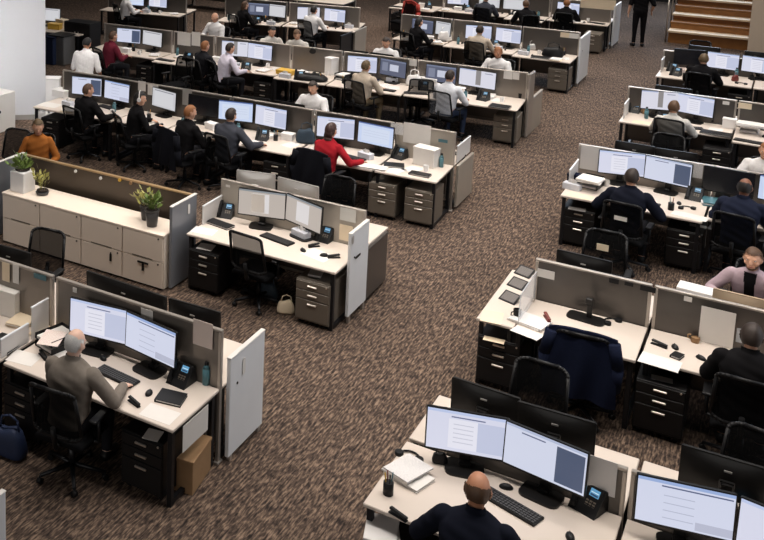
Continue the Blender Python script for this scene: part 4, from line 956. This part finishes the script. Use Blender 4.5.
def garment(name, label, c, m, w=0.56, drop=0.55):
    """a jacket hung over a chair back: shoulders, sides and two sleeves, as one folded cloth"""
    t = emp(name, label, 'jacket', c.location, c.rotation_euler.z)
    def sh(b):
        def f(u, v):
            a = (u-0.5)*2; ax = abs(a)
            x = a*w/2*(1+0.10*v); z = 1.035-0.045*ax**2-v*drop*(1-0.0*ax); y = -0.36-0.05*math.sin(v*PI*.6)-0.03*math.sin(a*7+v*3)*v+0.05*ax
            return (x, y, z)
        b.grid(f, 20, 14)
        b.grid(lambda u, v: ((u-.5)*w*0.98, -0.335-0.03*v+0.02*math.sin(u*9), 1.04-0.04*(2*abs(u-.5))**2-v*0.38), 16, 8)
        b.grid(lambda u, v: ((u-.5)*w*0.99, -0.36+0.05*abs(2*u-1)**1+v*0.03, 1.035-0.045*(2*abs(u-.5))**2+0.01*math.sin(v*PI)), 16, 2)
    put('back_panel', cached('garm%.2f%.2f' % (w, drop), sh), m, t)
    for s in (-1, 1):
        put('sleeve', cached('slv%d' % s, lambda b: b.tube([(s*0.27, -0.33, 0.97), (s*0.315, -0.34, 0.74), (s*0.30, -0.30, 0.50)], 0.055, 10)), m, t)
garment('jacket', 'navy jacket draped over the chair back at the long dark divider', jc, NAVY, w=.60, drop=.66)
garment('jacket', 'red jacket draped over a chair on the far benches', rc, REDJ, drop=0.5)
for k, lab in (('F5', 'dark coat hung on the red sweater person\'s chair back'), ('F3', 'black coat hung on the ginger-haired person\'s chair back')):
    garment('coat', lab, PP[k], mat('black_wool', (19, 20, 26), 0.92, var=0.3, scale=50, spec=0.1), drop=0.60)
# ------------------------------------------------------------------ things on the desks
def onrow(row, u, v, d=0.028):
    a, b = (u-PPX)/FPX, (v-PPY)/FPX
    q = [CM[0][i]*a + CM[1][i]*b + CM[2][i] for i in range(3)]
    x1, y0, k, D, h = ROWS[row]
    t = (y0-d-k*x1)/(q[1]-k*q[0])
    return (q[0]*t, q[1]*t, CAMH+q[2]*t)
def pin(row, u, v, w, h, label, m=PRINT): return notice(label, onrow(row, u, v), RZ(row), w, h, m)
P_ = put_at; Q_ = put_at2
# front left bench
P_(keyboard, 117, 377, -6, 'black keyboard at the hand of the grey-haired person', r=.2)
P_(mouse, 149, 394, 10, 'black mouse beside the flat black case')
P_(folder, 171, 399, 12, 'flat black case lying before the desk phone on the front bench', r=.18, w=.24, h=.20)
P_(phone, 181, 382, -4, 'black desk phone beside the green bottle on the front bench', r=.15)
Q_(bottle, 206, 384, 'small green bottle against the white end panel')
P_(stapler, 134, 404, 72, 'black stapler at the desk edge near the grey sweater elbow')
P_(sheet, 160, 414, 3, 'white printed sheet at the desk corner above the drawer unit', w=.30, h=.21, m=PAPER, r=.14)
P_(tray, 57, 345, -14, 'black letter tray with red-marked papers beside the grey hair', r=.2)
P_(sheet, 52, 338, 20, 'red-marked form lying on the black letter tray', z=DT+.125, m=PRINTC, r=.02)
P_(stapler, 43, 357, 62, 'black stapler in front of the letter tray')
P_(sheet, 24, 358, 10, 'white sheet at the elbow of the grey sweater', w=.28, h=.22, m=PAPER, r=.15)
P_(sheet, 62, 356, -20, 'crumpled white slip behind the grey sweater shoulder', w=.16, h=.2, m=PAPER, r=.05)
Q_(pen_cup, 63, 322, 'pen cup beside the stepped side screen')
P_(mouse, 103, 359, 60, 'small dark mouse between the two monitor stands')
P_(box_carton, 9, 312, 4, 'open white box file on the cluttered unmanned desk', d=(.30, .20, .26), m=PAPER, r=.2)
P_(folder, 5, 345, 4, 'thick black folder at the left picture edge', w=.30, h=.3, r=.2)
P_(doc_stack, 24, 322, 10, 'orange-edged paper stack next to the frosted side screen', m=PAPERC, r=.15)
P_(sheet, 45, 330, 6, 'loose sheet by the stepped side screen', r=.02, m=PAPERC, z=DT+.012)
o = sheet('large white sheet hanging at the end of the front desk', (-3.895, 6.78, .60), 0, .42, .24, PAPER); o.rotation_euler = (PI/2, 0, PI/2)
P_(box_carton, 188, 478, 8, 'brown cardboard box on the floor under the front desk end', z=0, d=(.26, .42, .30), m=CARD)
p = at(20, 447, 0); bag('blue cloth bag slumped against the black drawer unit', (p[0], p[1]-.14, 0), .1, BLUEB, .85)
pin('A', 147, 318, .13, .17, 'blank white sheet pinned above the second monitor', PAPER)
pin('A', 203, 334, .20, .24, 'white notice with red and blue print near the white end panel', PRINTC)
pin('A', 75, 290, .05, .05, 'small white label on the divider above the grey hair', PAPER)
pin('A', 6, 272, .10, .20, 'pale sheet pinned at the left picture edge, first', PAPERC); pin('A', 16, 274, .08, .20, 'pale sheet pinned at the left picture edge, second', PAPER)
pin('A', 40, 277, .16, .05, 'bluish strip label on the divider of the unmanned desk', TEAL)
p = at(153, 435, .56); sheet('white slip on the black drawer unit at the front aisle end', p, .2, .14, .16, PAPER)
# balding person's bench
P_(keyboard, 511, 507, -18, 'black keyboard right of the balding head', r=.22)
P_(mouse, 506, 488, -70, 'grey-black mouse under the second monitor of the balding person')
P_(folder, 409, 478, -16, 'thick white file beside the balding person', m=PAPER, w=.30, h=.24, r=.2)
P_(doc_stack, 408, 470, -16, 'white paper pile lying on the thick white file', z=DT+.03, n=2)
P_(headset, 409, 458, 0, 'black headset behind the thick white file')
P_(bag, 440, 463, 20, 'small black pouch near the first monitor stand', m=BLK, s=.28)
P_(stapler, 398, 517, 74, 'long black stapler on the front desk edge, aisle side')
Q_(pen_cup, 388, 494, 'black pen cup at the corner of the balding person\'s desk')
P_(phone, 588, 508, -20, 'black desk phone with blue display beside the pinned list', r=.15)
P_(sheet, 455, 525, 0, 'white sheet under the balding person\'s arm', w=.3, h=.21, m=PAPER)
P_(mouse, 570, 538, 20, 'black mouse at the lower picture edge')
Q_(mug, 690, 535, 'dark mug under the lower right monitor', m=BLK)
pin('C', 602, 476, .19, .27, 'white printed list pinned beside the black desk phone')
p = at(383, 533, .56); doc_stack('white papers on top of the drawer unit at the lower edge', p, .3, 2)
# navy-jacket bench
t = emp('monitor_stand', 'bare black monitor stand without a screen before the long dark divider', 'monitor stand', W('B', -1.52, .20, DT), -.1)
put('base', MB().slab(rrect(.36, .20, .06, 5), 0, .016, axis='z').mesh('base'), MONB, t)
put('neck', MB().box((.02, .03, .10), (.05, .03, .20), bev=.006).box((.02, .0, .20), (.07, .05, .07), bev=.01).mesh('neck'), MONB, t)
P_(headset, 613, 323, 60, 'coiled black headset beside the bare monitor stand')
P_(doc_stack, 530, 322, -14, 'wide white paper pile at the aisle side of the navy jacket desk', n=2, w=.34, h=.26, r=.2)
P_(sheet, 527, 333, -14, 'white sheet hanging over the front edge by the navy jacket', w=.28, h=.16, m=PAPER, z=DT+.003)
P_(stapler, 547, 319, 30, 'dark red stapler on the white paper pile', z=DT+.032, m=DKRED)
Q_(mug, 517, 318, 'small black cup at the foot of the clear acrylic screen', m=BLK)
P_(picture_frame, 506, 302, -20, 'largest photo frame on the narrow side table')
P_(picture_frame, 514, 288, -20, 'middle photo frame on the narrow side table'); P_(picture_frame, 521, 276, -20, 'hindmost photo frame on the narrow side table')
P_(sheet, 492, 317, 8, 'pale sheet at the front of the narrow side table', w=.2, h=.28, m=PAPERC)
Q_(mug, 541, 298, 'little pale cup in the corner behind the acrylic screen', m=GLASSC, h=.06)
pin('B', 546, 274, .17, .09, 'torn white note at the aisle end of the long dark divider', PAPER)
pin('B', 614, 281, .09, .05, 'first black sticker on the long dark divider', BLK); pin('B', 648, 289, .14, .055, 'longest black sticker on the long dark divider', BLK); pin('B', 629, 284, .08, .04, 'middle black sticker on the long dark divider', BLK)
pin('B', 688, 299, .07, .05, 'small white card on the long dark divider', PAPER)
notice('big white board leaning on the divider beside the black jacket', onrow('B', 717, 327, .06), RZ('B'), .29, .36, PAPER, 'board')
pin('B', 746, 337, .16, .14, 'pale card behind the black jacket person\'s head', GLASSC)
P_(stapler, 659, 346, 74, 'black stapler on the desk between jacket chair and black jacket'); P_(mouse, 675, 348, 20, 'black mouse beside the black stapler'); P_(folder, 677, 357, -16, 'little black notebook at the desk edge', w=.09, h=.12)
P_(mouse, 701, 359, 60, 'black mouse by the black jacket elbow'); P_(sheet, 660, 362, -4, 'white desk pad at the edge over the black drawer unit', w=.34, h=.24, m=PAPER)
Q_(mug, 695, 342, 'small tan cup at the foot of the big white board', m=CARD, h=.05)
P_(box_carton, 700, 297, -4, 'low white carton behind the long dark divider', d=(.42, .2, .08), m=POTW)
p = at(662, 379, .56); sheet('grey envelope on the black drawer unit past the jacket chair', p, .1, .18, .1, SILVER); p = at(494, 340, .56); sheet('cream envelope on the drawer unit below the photo frames', p, .1, .2, .1, PAPERC)
# empty desk beside the cabinets
P_(keyboard, 277, 240, -12, 'dark keyboard in front of the pale monitors', r=.22)
P_(phone, 324, 240, -4, 'black desk phone with blue display on the empty desk', r=.14)
P_(phone, 226, 216, 10, 'black tilted phone console at the cabinet end of the empty desk', r=.14)
P_(folder, 220, 225, -10, 'flat black tray below the phone console', w=.36, h=.16, r=.15)
P_(mouse, 303, 251, 50, 'black mouse nearer the keyboard on the empty desk'); P_(mouse, 324, 256, -60, 'grey mouse lying on the papers of the empty desk', z=DT+.004)
P_(sheet, 318, 255, -14, 'white papers before the desk phone on the empty desk', w=.34, h=.26, m=PAPER, r=.02)
P_(sheet, 204, 231, 8, 'white sheet at the cabinet end of the empty desk', w=.30, h=.21)
P_(stapler, 314, 247, -40, 'black pen case beside the black mouse'); P_(stapler, 334, 258, -50, 'black pen at the aisle corner of the empty desk')
P_(tissue, 301, 237, -20, 'white box under the angled pale monitor')
pin('E', 348, 215, .20, .16, 'white notice with teal mark on the pale divider', mat('notice_teal', (206, 204, 198), .6, var=.12, scale=6)); pin('E', 346, 233, .17, .20, 'cream card on the pale divider beside the desk phone', PAPERC)
pin('E', 228, 186, .06, .03, 'tiny white label on the pale divider', PAPER)
notice('white sheet taped on the first pale monitor', (-5.40, 10.845, 1.05), math.radians(15), .17, .24, PAPER)
p = at(316, 274, .56); folder('small book on the taupe drawer unit at the aisle end', p, .2, SILVER, .15, .2); p = at(206, 247, .56); sheet('white papers on the black drawer unit by the cabinets', p, .2, .2, .2, PAPER)
P_(bag, 286, 313, 30, 'tan bag on the floor between chair and taupe drawer unit', z=0, m=PAPERC, s=.5)
P_(bag, 268, 298, 10, 'grey-blue bag on the floor behind the empty mesh chair', z=0, m=mat('grey_blue_cloth', (92, 108, 122), .8, var=.2), s=.6)
# red sweater bench
P_(box_carton, 426, 165, -10, 'white file box leaning at the aisle end past the red sweater', d=(.34, .20, .27), m=PAPER, r=.2)
P_(phone, 399, 158, -12, 'black desk phone under the pinned sheets, past the red sweater'); P_(folder, 394, 166, 20, 'black case in front of the desk phone past the red sweater', w=.3, h=.2)
P_(folder, 420, 175, 0, 'black cable pouch before the white file box', w=.3, h=.16); Q_(bottle, 441, 167, 'teal bottle against the pale divider end', m=TEAL)
P_(folder, 373, 168, 6, 'white binder on the desk edge over the taupe drawer unit', m=PAPER, w=.42, h=.2); P_(mouse, 363, 162, 10, 'black mouse at the red sleeve'); P_(keyboard, 352, 158, -12, 'black keyboard under the red sleeve')
pin('F', 397, 129, .20, .17, 'first white sheet pinned past the bright monitor'); pin('F', 417, 134, .42, .32, 'broad white sheet pinned behind the file box', PAPER); pin('F', 443, 141, .14, .05, 'blue stamped label on the pale divider end', TEAL)
P_(doc_stack, 270, 136, -10, 'white paper stack past the grey suit jacket', n=3); P_(bag, 306, 143, 20, 'dark teal rucksack on the desk next to red sweater', m=mat('teal_cloth', (36, 52, 66), .8, var=.3), s=.75); P_(doc_stack, 292, 133, 30, 'cream paper heap behind the rucksack', m=PAPERC)
P_(bag, 303, 178, 60, 'tan leather handbag on the floor beside the red sweater person', z=0, m=BRONZE, s=.95)
pin('F', 142, 86, .16, .18, 'white sheet pinned past the headset wearer, first', PAPER); pin('F', 153, 90, .22, .20, 'white sheet pinned past the headset wearer, second', PAPER); pin('F', 187, 97, .18, .30, 'light card between the grey page and the dark monitor', SILVER)
Q_(mug, 163, 113, 'red-brown mug on the desk near the headset wearer', m=DKRED); P_(tissue, 205, 114, -10, 'white tissue box between ginger hair and grey suit'); Q_(bottle, 178, 113, 'pale flask beside the ginger-haired person', m=POTW); P_(keyboard, 108, 108, -12, 'black keyboard before the black suit sleeve')
P_(sheet, 50, 105, 4, 'white papers at the desk end near the pillar', w=.4, h=.3, m=PAPER); P_(box_carton, 62, 96, -4, 'small white machine on the desk beside the black suit', d=(.3, .25, .12), m=POTW); P_(bag, 44, 127, 0, 'pale rucksack under the desk end near the pillar', z=0, m=SILVER)
P_(box_carton, 52, 116, 30, 'tall white paper sack standing by the pillar', z=0, d=(.34, .25, .80), m=POTW, name='paper_sack')
# lavender / beige bench
P_(box_carton, 286, 74, -6, 'yellow tray with green slips', d=(.36, .24, .08), m=YELLOW); P_(bag, 312, 80, 10, 'black bag spread on the unmanned desk', s=1.1).scale = (1.6, 1.7, .42); P_(box_carton, 334, 74, -20, 'cream computer tower on the unmanned desk', d=(.18, .4, .36), m=POTW); P_(tray, 344, 79, -10, 'black letter tray beside the cream tower')
P_(folder, 372, 81, 0, 'dark blue folder by the beige sweater', m=NAVY); P_(tissue, 392, 82, 10, 'teal tissue box beside the beige sleeve'); P_(bag, 414, 86, 0, 'white paper bag standing on the desk past the beige sweater', m=POTW, s=.75); P_(box_carton, 427, 87, -8, 'white card box before the bluish screen', d=(.4, .1, .18), m=POTW)
P_(phone, 483, 100, -10, 'black desk phone under the wide split screen', r=.15); P_(doc_stack, 488, 97, 0, 'white papers stacked behind the desk phone at the wide screen'); P_(folder, 500, 107, 0, 'flat black folder at the aisle corner by the wide screen', w=.36, h=.26); Q_(mug, 520, 98, 'dark mug at the tall grey end panel', m=BLK)
pin('I', 508, 75, .16, .16, 'first white note past the wide split screen', PAPER); pin('I', 516, 76, .12, .14, 'second white note past the wide split screen', PAPER); pin('I', 413, 63, .15, .12, 'white card over the white paper bag', PAPER)
pin('I', 184, 39, .34, .30, 'white poster pinned past the maroon sweater', PAPER); pin('I', 196, 39, .22, .32, 'second white poster pinned past the maroon sweater', PAPER)
t = emp('desk_lamp', 'black desk lamp bent over the unmanned desk', 'lamp', at(311, 70, DT), .4)
put('base', MB().cyl((0, 0, 0), (0, 0, .02), .09, n=16).mesh('base'), BLK, t); put('arm', MB().tube([(0, 0, .02), (0, .05, .38), (.02, -.08, .50)], .012).mesh('arm'), BLK, t); put('lamp_head', MB().cyl((.02, -.07, .50), (.02, -.16, .44), .03, .07, 14).mesh('lamp_head'), BLK, t)
# far benches
P_(bag, 553, 57, 0, 'black bag on the vacant aisle-end desk').scale = (1.1, 1.4, .75); P_(folder, 541, 58, 0, 'flat black tray beside the black bag', w=.4, h=.25); P_(bag, 532, 50, 30, 'little blue-grey soft toy shaped pouch by the monitor', m=SILVER, s=.5)
pin('J', 565, 35, .2, .12, 'first cream note over the black bag desk', PAPERC); pin('J', 574, 36, .2, .12, 'second pale note over the black bag desk', PAPER)
Q_(bottle, 451, 39, 'tall cream flask behind the beige jumper', m=PAPERC); P_(bag, 445, 41, 0, 'white jug shaped bag on the far desk', m=POTW, s=.8)
P_(doc_stack, 592, 20, 0, 'cream heap on the farthest aisle-end desk', m=PAPERC); P_(box_carton, 602, 20, 20, 'white cup box on the farthest aisle-end desk', d=(.2, .2, .15), m=POTW)
pin('K', 598, 4, .9, .28, 'pale board with two dark marks on the farthest divider', PAPERC)
# near right: navy jacket / light grey / stairs
P_(tray, 591, 186, -8, 'black letter tray stacked with white paper beside the navy jacket', r=.2); P_(doc_stack, 590, 181, -8, 'white paper pile on the letter tray beside the navy jacket', z=DT+.13, w=.3, h=.3)
P_(tissue, 572, 189, -10, 'white tissue box at the aisle corner of the navy jacket desk'); P_(box_carton, 574, 181, -4, 'little dark blue box behind the tissue box', d=(.16, .14, .1), m=NAVY); Q_(bottle, 580, 173, 'dark bottle behind the white paper pile', m=BLK); Q_(mug, 606, 186, 'grey mug beside the letter tray', m=SILVER)
P_(sheet, 580, 196, -8, 'cream sheet at the front corner of the navy jacket desk', w=.3, h=.2, m=PAPERC)
P_(phone, 694, 199, -8, 'black desk phone between navy jacket and navy sweater', r=.14); P_(headset, 687, 209, 30, 'black headset lying before the desk phone'); P_(mouse, 679, 204, 10, 'black mouse right of the navy jacket sleeve'); P_(sheet, 690, 216, -8, 'white sheet on the edge above the black drawer unit', w=.42, h=.2, m=PAPER)
pin('G', 697, 171, .14, .2, 'white card pinned between lit and black monitor'); pin('G', 590, 158, .26, .36, 'frosted whiteboard sheet at the aisle end of the divider', FROST)
P_(doc_stack, 711, 203, 10, 'blue-covered papers at the navy sweater sleeve', m=TEAL, n=3); P_(keyboard, 642, 203, -4, 'black keyboard before the navy jacket')
p = at(577, 209, .56); sheet('pale blue envelope on the drawer unit at the aisle end', p, .1, .22, .14, SILVER); p = at(698, 226, .56); sheet('grey envelope on the drawer unit between the navy sweaters', p, .1, .2, .1, SILVER)
P_(phone, 634, 112, -8, 'black desk phone at the aisle end, light grey shirt desk'); Q_(mug, 645, 114, 'tan mug beside the aisle-end phone', m=CARD); Q_(bottle, 637, 107, 'white flask behind the aisle-end phone', m=POTW); P_(sheet, 645, 123, 0, 'brown-edged sheet before the aisle-end phone', w=.4, h=.2, m=PAPERC)
P_(phone, 718, 123, -8, 'black desk phone right of the light grey shirt'); P_(folder, 716, 134, -4, 'flat black folder before the second desk phone', w=.46, h=.24); P_(box_carton, 729, 128, -4, 'white card box next to the second desk phone', d=(.2, .12, .16), m=POTW)
P_(tray, 750, 131, -4, 'tall white paper tray past the light grey shirt', m=POTW); P_(doc_stack, 750, 126, 0, 'white paper pile in the tall white tray', z=DT+.14, w=.4, h=.25); P_(keyboard, 749, 142, -8, 'dark keyboard before the tall white tray')
pin('H', 726, 103, .1, .06, 'little white note on the dark divider', PAPER); pin('H', 745, 106, .2, .1, 'bigger cream note on the dark divider', PAPERC)
P_(phone, 672, 71, -8, 'black desk phone on the bench nearest the stairs'); P_(doc_stack, 684, 71, 10, 'pinkish papers beside the black jacket by the stairs', m=PRINTC); P_(bag, 667, 66, 20, 'white pouch on the aisle end nearest the stairs', m=POTW, s=.45); P_(headset, 741, 84, 0, 'coiled black headset past the black jacket'); P_(bag, 735, 81, 60, 'dark pouch past the black jacket by the stairs', m=DKRED, s=.4); Q_(mug, 752, 80, 'black mug near the beige wall', m=BLK)
P_(box_carton, 745, 74, 0, 'yellow box near the beige wall', d=(.2, .1, .12), m=YELLOW)
tb = emp('rubbish_bin', 'grey plastic bin on the floor near the pillar', 'bin', at(62, 63, 0)); put('bucket', MB().box((0, 0, .36), (.5, .5, .72), bev=.02).mesh('bucket'), mat('bin_grey', (92, 92, 92), .5), tb); put('lid', MB().box((0, 0, .735), (.53, .53, .03), bev=.01).mesh('lid'), BLK, tb)
tb = emp('recycling_bin', 'blue plastic bin on the floor next to the grey bin', 'bin', at(52, 63, 0)); put('bucket', MB().box((0, 0, .34), (.42, .42, .68), bev=.02).mesh('bucket'), BLUEB, tb); put('lid', MB().box((0, 0, .70), (.45, .45, .03), bev=.01).mesh('lid'), NAVY, tb)
tb = emp('storage_cabinet', 'tall black cabinet standing beyond the white polo shirt', 'cabinet', at(77, 61, 0), .05)
put('carcass', MB().box((0, .25, .5), (.8, .5, 1.0), bev=.006).mesh('carcass'), PEDB, tb)
for s in (-1, 1):
    d = put('door', MB().box((0, 0, 0), (.39, .016, .95), bev=.003).mesh('door'), PEDB, tb, (s*.2, -.01, .5)); put('handle', cached('cabh', lambda b: b.box((0, -.02, 0), (.02, .02, .14), bev=.004)), CHROME, d, (-s*.15, 0, .2))
desk('white desk with yellow things beyond the pillar edge', (-15.9, 20.6, 0), .06, 1.8, 1.0); 
t = monitor('white screen beyond the pillar edge', at(50, 26, DT), .2, 'grey')
P_(box_carton, 55, 29, 10, 'yellow box file beyond the pillar edge', d=(.34, .2, .14), m=YELLOW); P_(box_carton, 62, 27, -10, 'cream carton beyond the pillar edge', d=(.3, .2, .2), m=PAPERC)

# everyday clutter on the other desks, one kind per spot
KIND = [('white paper sheet', lambda l, p, r: sheet(l, p, r, .21, .297, PAPER)), ('black keyboard', keyboard), ('black mouse', mouse), ('white mug', lambda l, p, r: mug(l, p)), ('cream paper stack', lambda l, p, r: doc_stack(l, p, r, 2, m=PAPERC)),
        ('printed sheet', lambda l, p, r: sheet(l, p, r)), ('black pen cup', lambda l, p, r: pen_cup(l, p)), ('black desk phone', phone), ('teal bottle', lambda l, p, r: bottle(l, p)), ('white card box', lambda l, p, r: box_carton(l, p, r, (.2, .14, .1), POTW)), ('tissue box', tissue), ('black stapler', stapler)]
RAD = {1: .2, 7: .13, 4: .15, 9: .12}
def clutter(row, xa, xb, whose, n, back=False, kinds=None):
    D = .74 if back else DREAL[(row, xa)]-.06
    ks = list(kinds or range(len(KIND))); rnd.shuffle(ks); ks = ks[:n]
    for k in ks:
        nm, fn = KIND[k]
        for _ in range(30):
            x = rnd.uniform(xa+.18, xb-.18); d = rnd.uniform(.16, D-.08)
            if k == 1: d = D-.18
            p = W(row, x, -d if back else d, DT); r = RAD.get(k, .09)
            if free(p[0], p[1], r):
                note(p, r); fn(('%s on far-side desk behind %s' if back else '%s on the desk of %s') % (nm, whose), p, RZ(row, rnd.uniform(-20, 20), back)); break
for b in BAYS:
    row, xa, xb, whose = b[:4]
    n = {'A': 0, 'E': 0, 'C': 0, 'B': 0, 'F': 7, 'I': 9, 'J': 10, 'M': 10, 'K': 10, 'G': 3, 'H': 5, 'L': 6}[row]
    clutter(row, xa, xb, whose, n)
    clutter(row, xa, xb, whose, {'A': 2, 'E': 2, 'C': 2, 'B': 2, 'F': 3}.get(row, 4), True)

p = at(140, 98, 1.235); t = emp('headset', 'white headset worn by the dark-haired person in black top', 'headset', (p[0], p[1], 1.235), math.radians(-38)-.5)
put('band', MB().tube([(.094*math.cos(a), 0, .128*math.sin(a)) for a in [PI*i/10 for i in range(11)]], .008, 6).mesh('band'), POTW, t)
for s in (-1, 1): put('ear_cup', MB().cyl((s*.088, 0, -.01), (s*.115, 0, -.01), .034, n=14).mesh('ear_cup'), POTW, t)
put('microphone', MB().tube([(-.10, .02, -.02), (-.09, .08, -.06), (-.04, .12, -.075)], .005, 6).mesh('microphone'), BLK, t)

def onx(u, v, X):
    a, b = (u-PPX)/FPX, (v-PPY)/FPX
    q = [CM[0][i]*a + CM[1][i]*b + CM[2][i] for i in range(3)]; k = X/q[0]
    return (X, q[1]*k, CAMH+q[2]*k)
def ony(u, v, Y):
    a, b = (u-PPX)/FPX, (v-PPY)/FPX
    q = [CM[0][i]*a + CM[1][i]*b + CM[2][i] for i in range(3)]; k = Y/q[1]
    return (q[0]*k, Y, CAMH+q[2]*k)
for u, v, X, w, h, m, lab in ((189, 209, -6.137, .05, .13, PAPER, 'white oval tag on the blue-grey end panel'), (244, 366, -3.848, .05, .16, PAPER, 'torn white sticker strip on the tall white end panel'),
                              (353, 240, -3.988, .06, .10, SILVER, 'grey scuffed sticker on the white panel beside the cabinets bench'), (358, 256, -3.988, .16, .03, BLK, 'dark pen mark strip on the white panel of the cabinets bench')):
    tag(put('sticker', MB().slab(rrect(w, h, min(w, h)*.45, 5), -.0015, .0015).mesh('sticker'), m, None, onx(u, v, X), (0, 0, PI/2)), lab, 'sticker')
for u, v, m, lab in ((76, 171, POTW, 'white magnet on the dark divider above the small bowl plant'), (101, 178, POTW, 'white magnet on the dark divider past the bowl plant'), (120, 180, YELLOW, 'yellow magnet on the dark divider behind the cabinets'), (131, 183, CARD, 'tan magnet on the dark divider before the pot plants')):
    p = ony(u, v, 10.541); tag(put('speck', cached('speck', lambda b: b.cyl((0, 0, 0), (0, -.018, 0), .022, n=12)), m, None, p), lab, 'speck')  # small discs added to stand for the blurred bokeh blobs on the divider
a = PP['G1'].rotation_euler.z; q = PP['G1'].location
notice('white mark patch on the chair back of the navy jacket person', (q.x+.335*math.sin(a), q.y-.335*math.cos(a), .80), a, .15, .055, PAPER, 'patch')
p = at(605, 240, .95); notice('pale mark patch on the empty chair behind the long dark divider', (p[0]-.03, p[1]+.09, .82), 0, .13, .08, PAPERC, 'patch')
# ------------------------------------------------------------------ light: luminaires hung over the benches, tall windows beside and behind the gallery
def area(name, loc, size, power, col, rot=(0, 0, 0), spread=180):
    l = bpy.data.lights.new(name, 'AREA'); l.shape = 'RECTANGLE'; l.size, l.size_y = size; l.energy = power; l.color = col; l.spread = math.radians(spread)
    o = bpy.data.objects.new(name, l); COL.objects.link(o); o.location = loc; o.rotation_euler = rot; return o
WARM = (1.0, .925, .85)
for row, xa, xb, dy in (('A', -9, -3.9, -.1), ('E', -6.1, -4, -.1), ('F', -11.6, -4.1, -.2), ('I', -13.8, -4.1, -.2), ('J', -17, -4.1, -.2), ('K', -17, -4.2, -.2), ('C', -2.4, 2, -.1), ('B', -2.4, 2, -.1), ('G', -2.5, 2, -.2), ('H', -2.5, 2, -.2), ('L', -2.5, 1.2, -.2)):
    xc = (xa+xb)/2; y = ROWS[row][1]+ROWS[row][2]*(xc-ROWS[row][0])+dy
    area('bench_luminaire', (xc, y, 7.4), (xb-xa, .5), (19 if row in 'AC' else 25)*(xb-xa), WARM, (0, 0, RZ(row)), 105)
area('bench_luminaire', (-7.5, 10.2, 7.4), (2.8, .5), 90, WARM, (0, 0, 0), 105)
area('aisle_luminaire', (-3.2, 19, 8.0), (.6, 26), 330, WARM, (0, 0, 0), 100)
area('window_right', (9.0, 14, 3.2), (24, 4.5), 1050, (.86, .92, 1.0), (0, math.radians(88), 0))
area('window_gallery', (-6, -7.0, 4.2), (22, 5), 480, (1.0, .95, .90), (math.radians(85), 0, 0))
area('end_daylight', (-2.5, 39.5, 5.5), (8, 4), 900, (.72, .84, 1.0), (math.radians(-68), 0, 0))
o = area('pillar_fill_light', (-8.4, 8.6, 7.5), (1.6, 1.2), 34, (1.0, .97, .94), (0, 0, 0), 34)  # fill light added to brighten the pillar face, not a real fitting
o.rotation_euler = (Vector((-13.5, 14.4, 1.0))-Vector(o.location)).to_track_quat('-Z', 'Y').to_euler()
w = bpy.data.worlds.new('hall_air'); SC.world = w; w.use_nodes = True
w.node_tree.nodes['Background'].inputs[0].default_value = (.80, .82, .90, 1); w.node_tree.nodes['Background'].inputs[1].default_value = .022
vs = SC.view_settings; vs.view_transform = 'Standard'; vs.look = 'None'; vs.exposure = 0.0; vs.gamma = 1.0; vs.use_curve_mapping = False
for o in bpy.data.objects:
    if o.get('label') and not 4 <= len(o['label'].replace('-', '-').split()) <= 16: print('LABEL', len(o['label'].split()), o['label'])
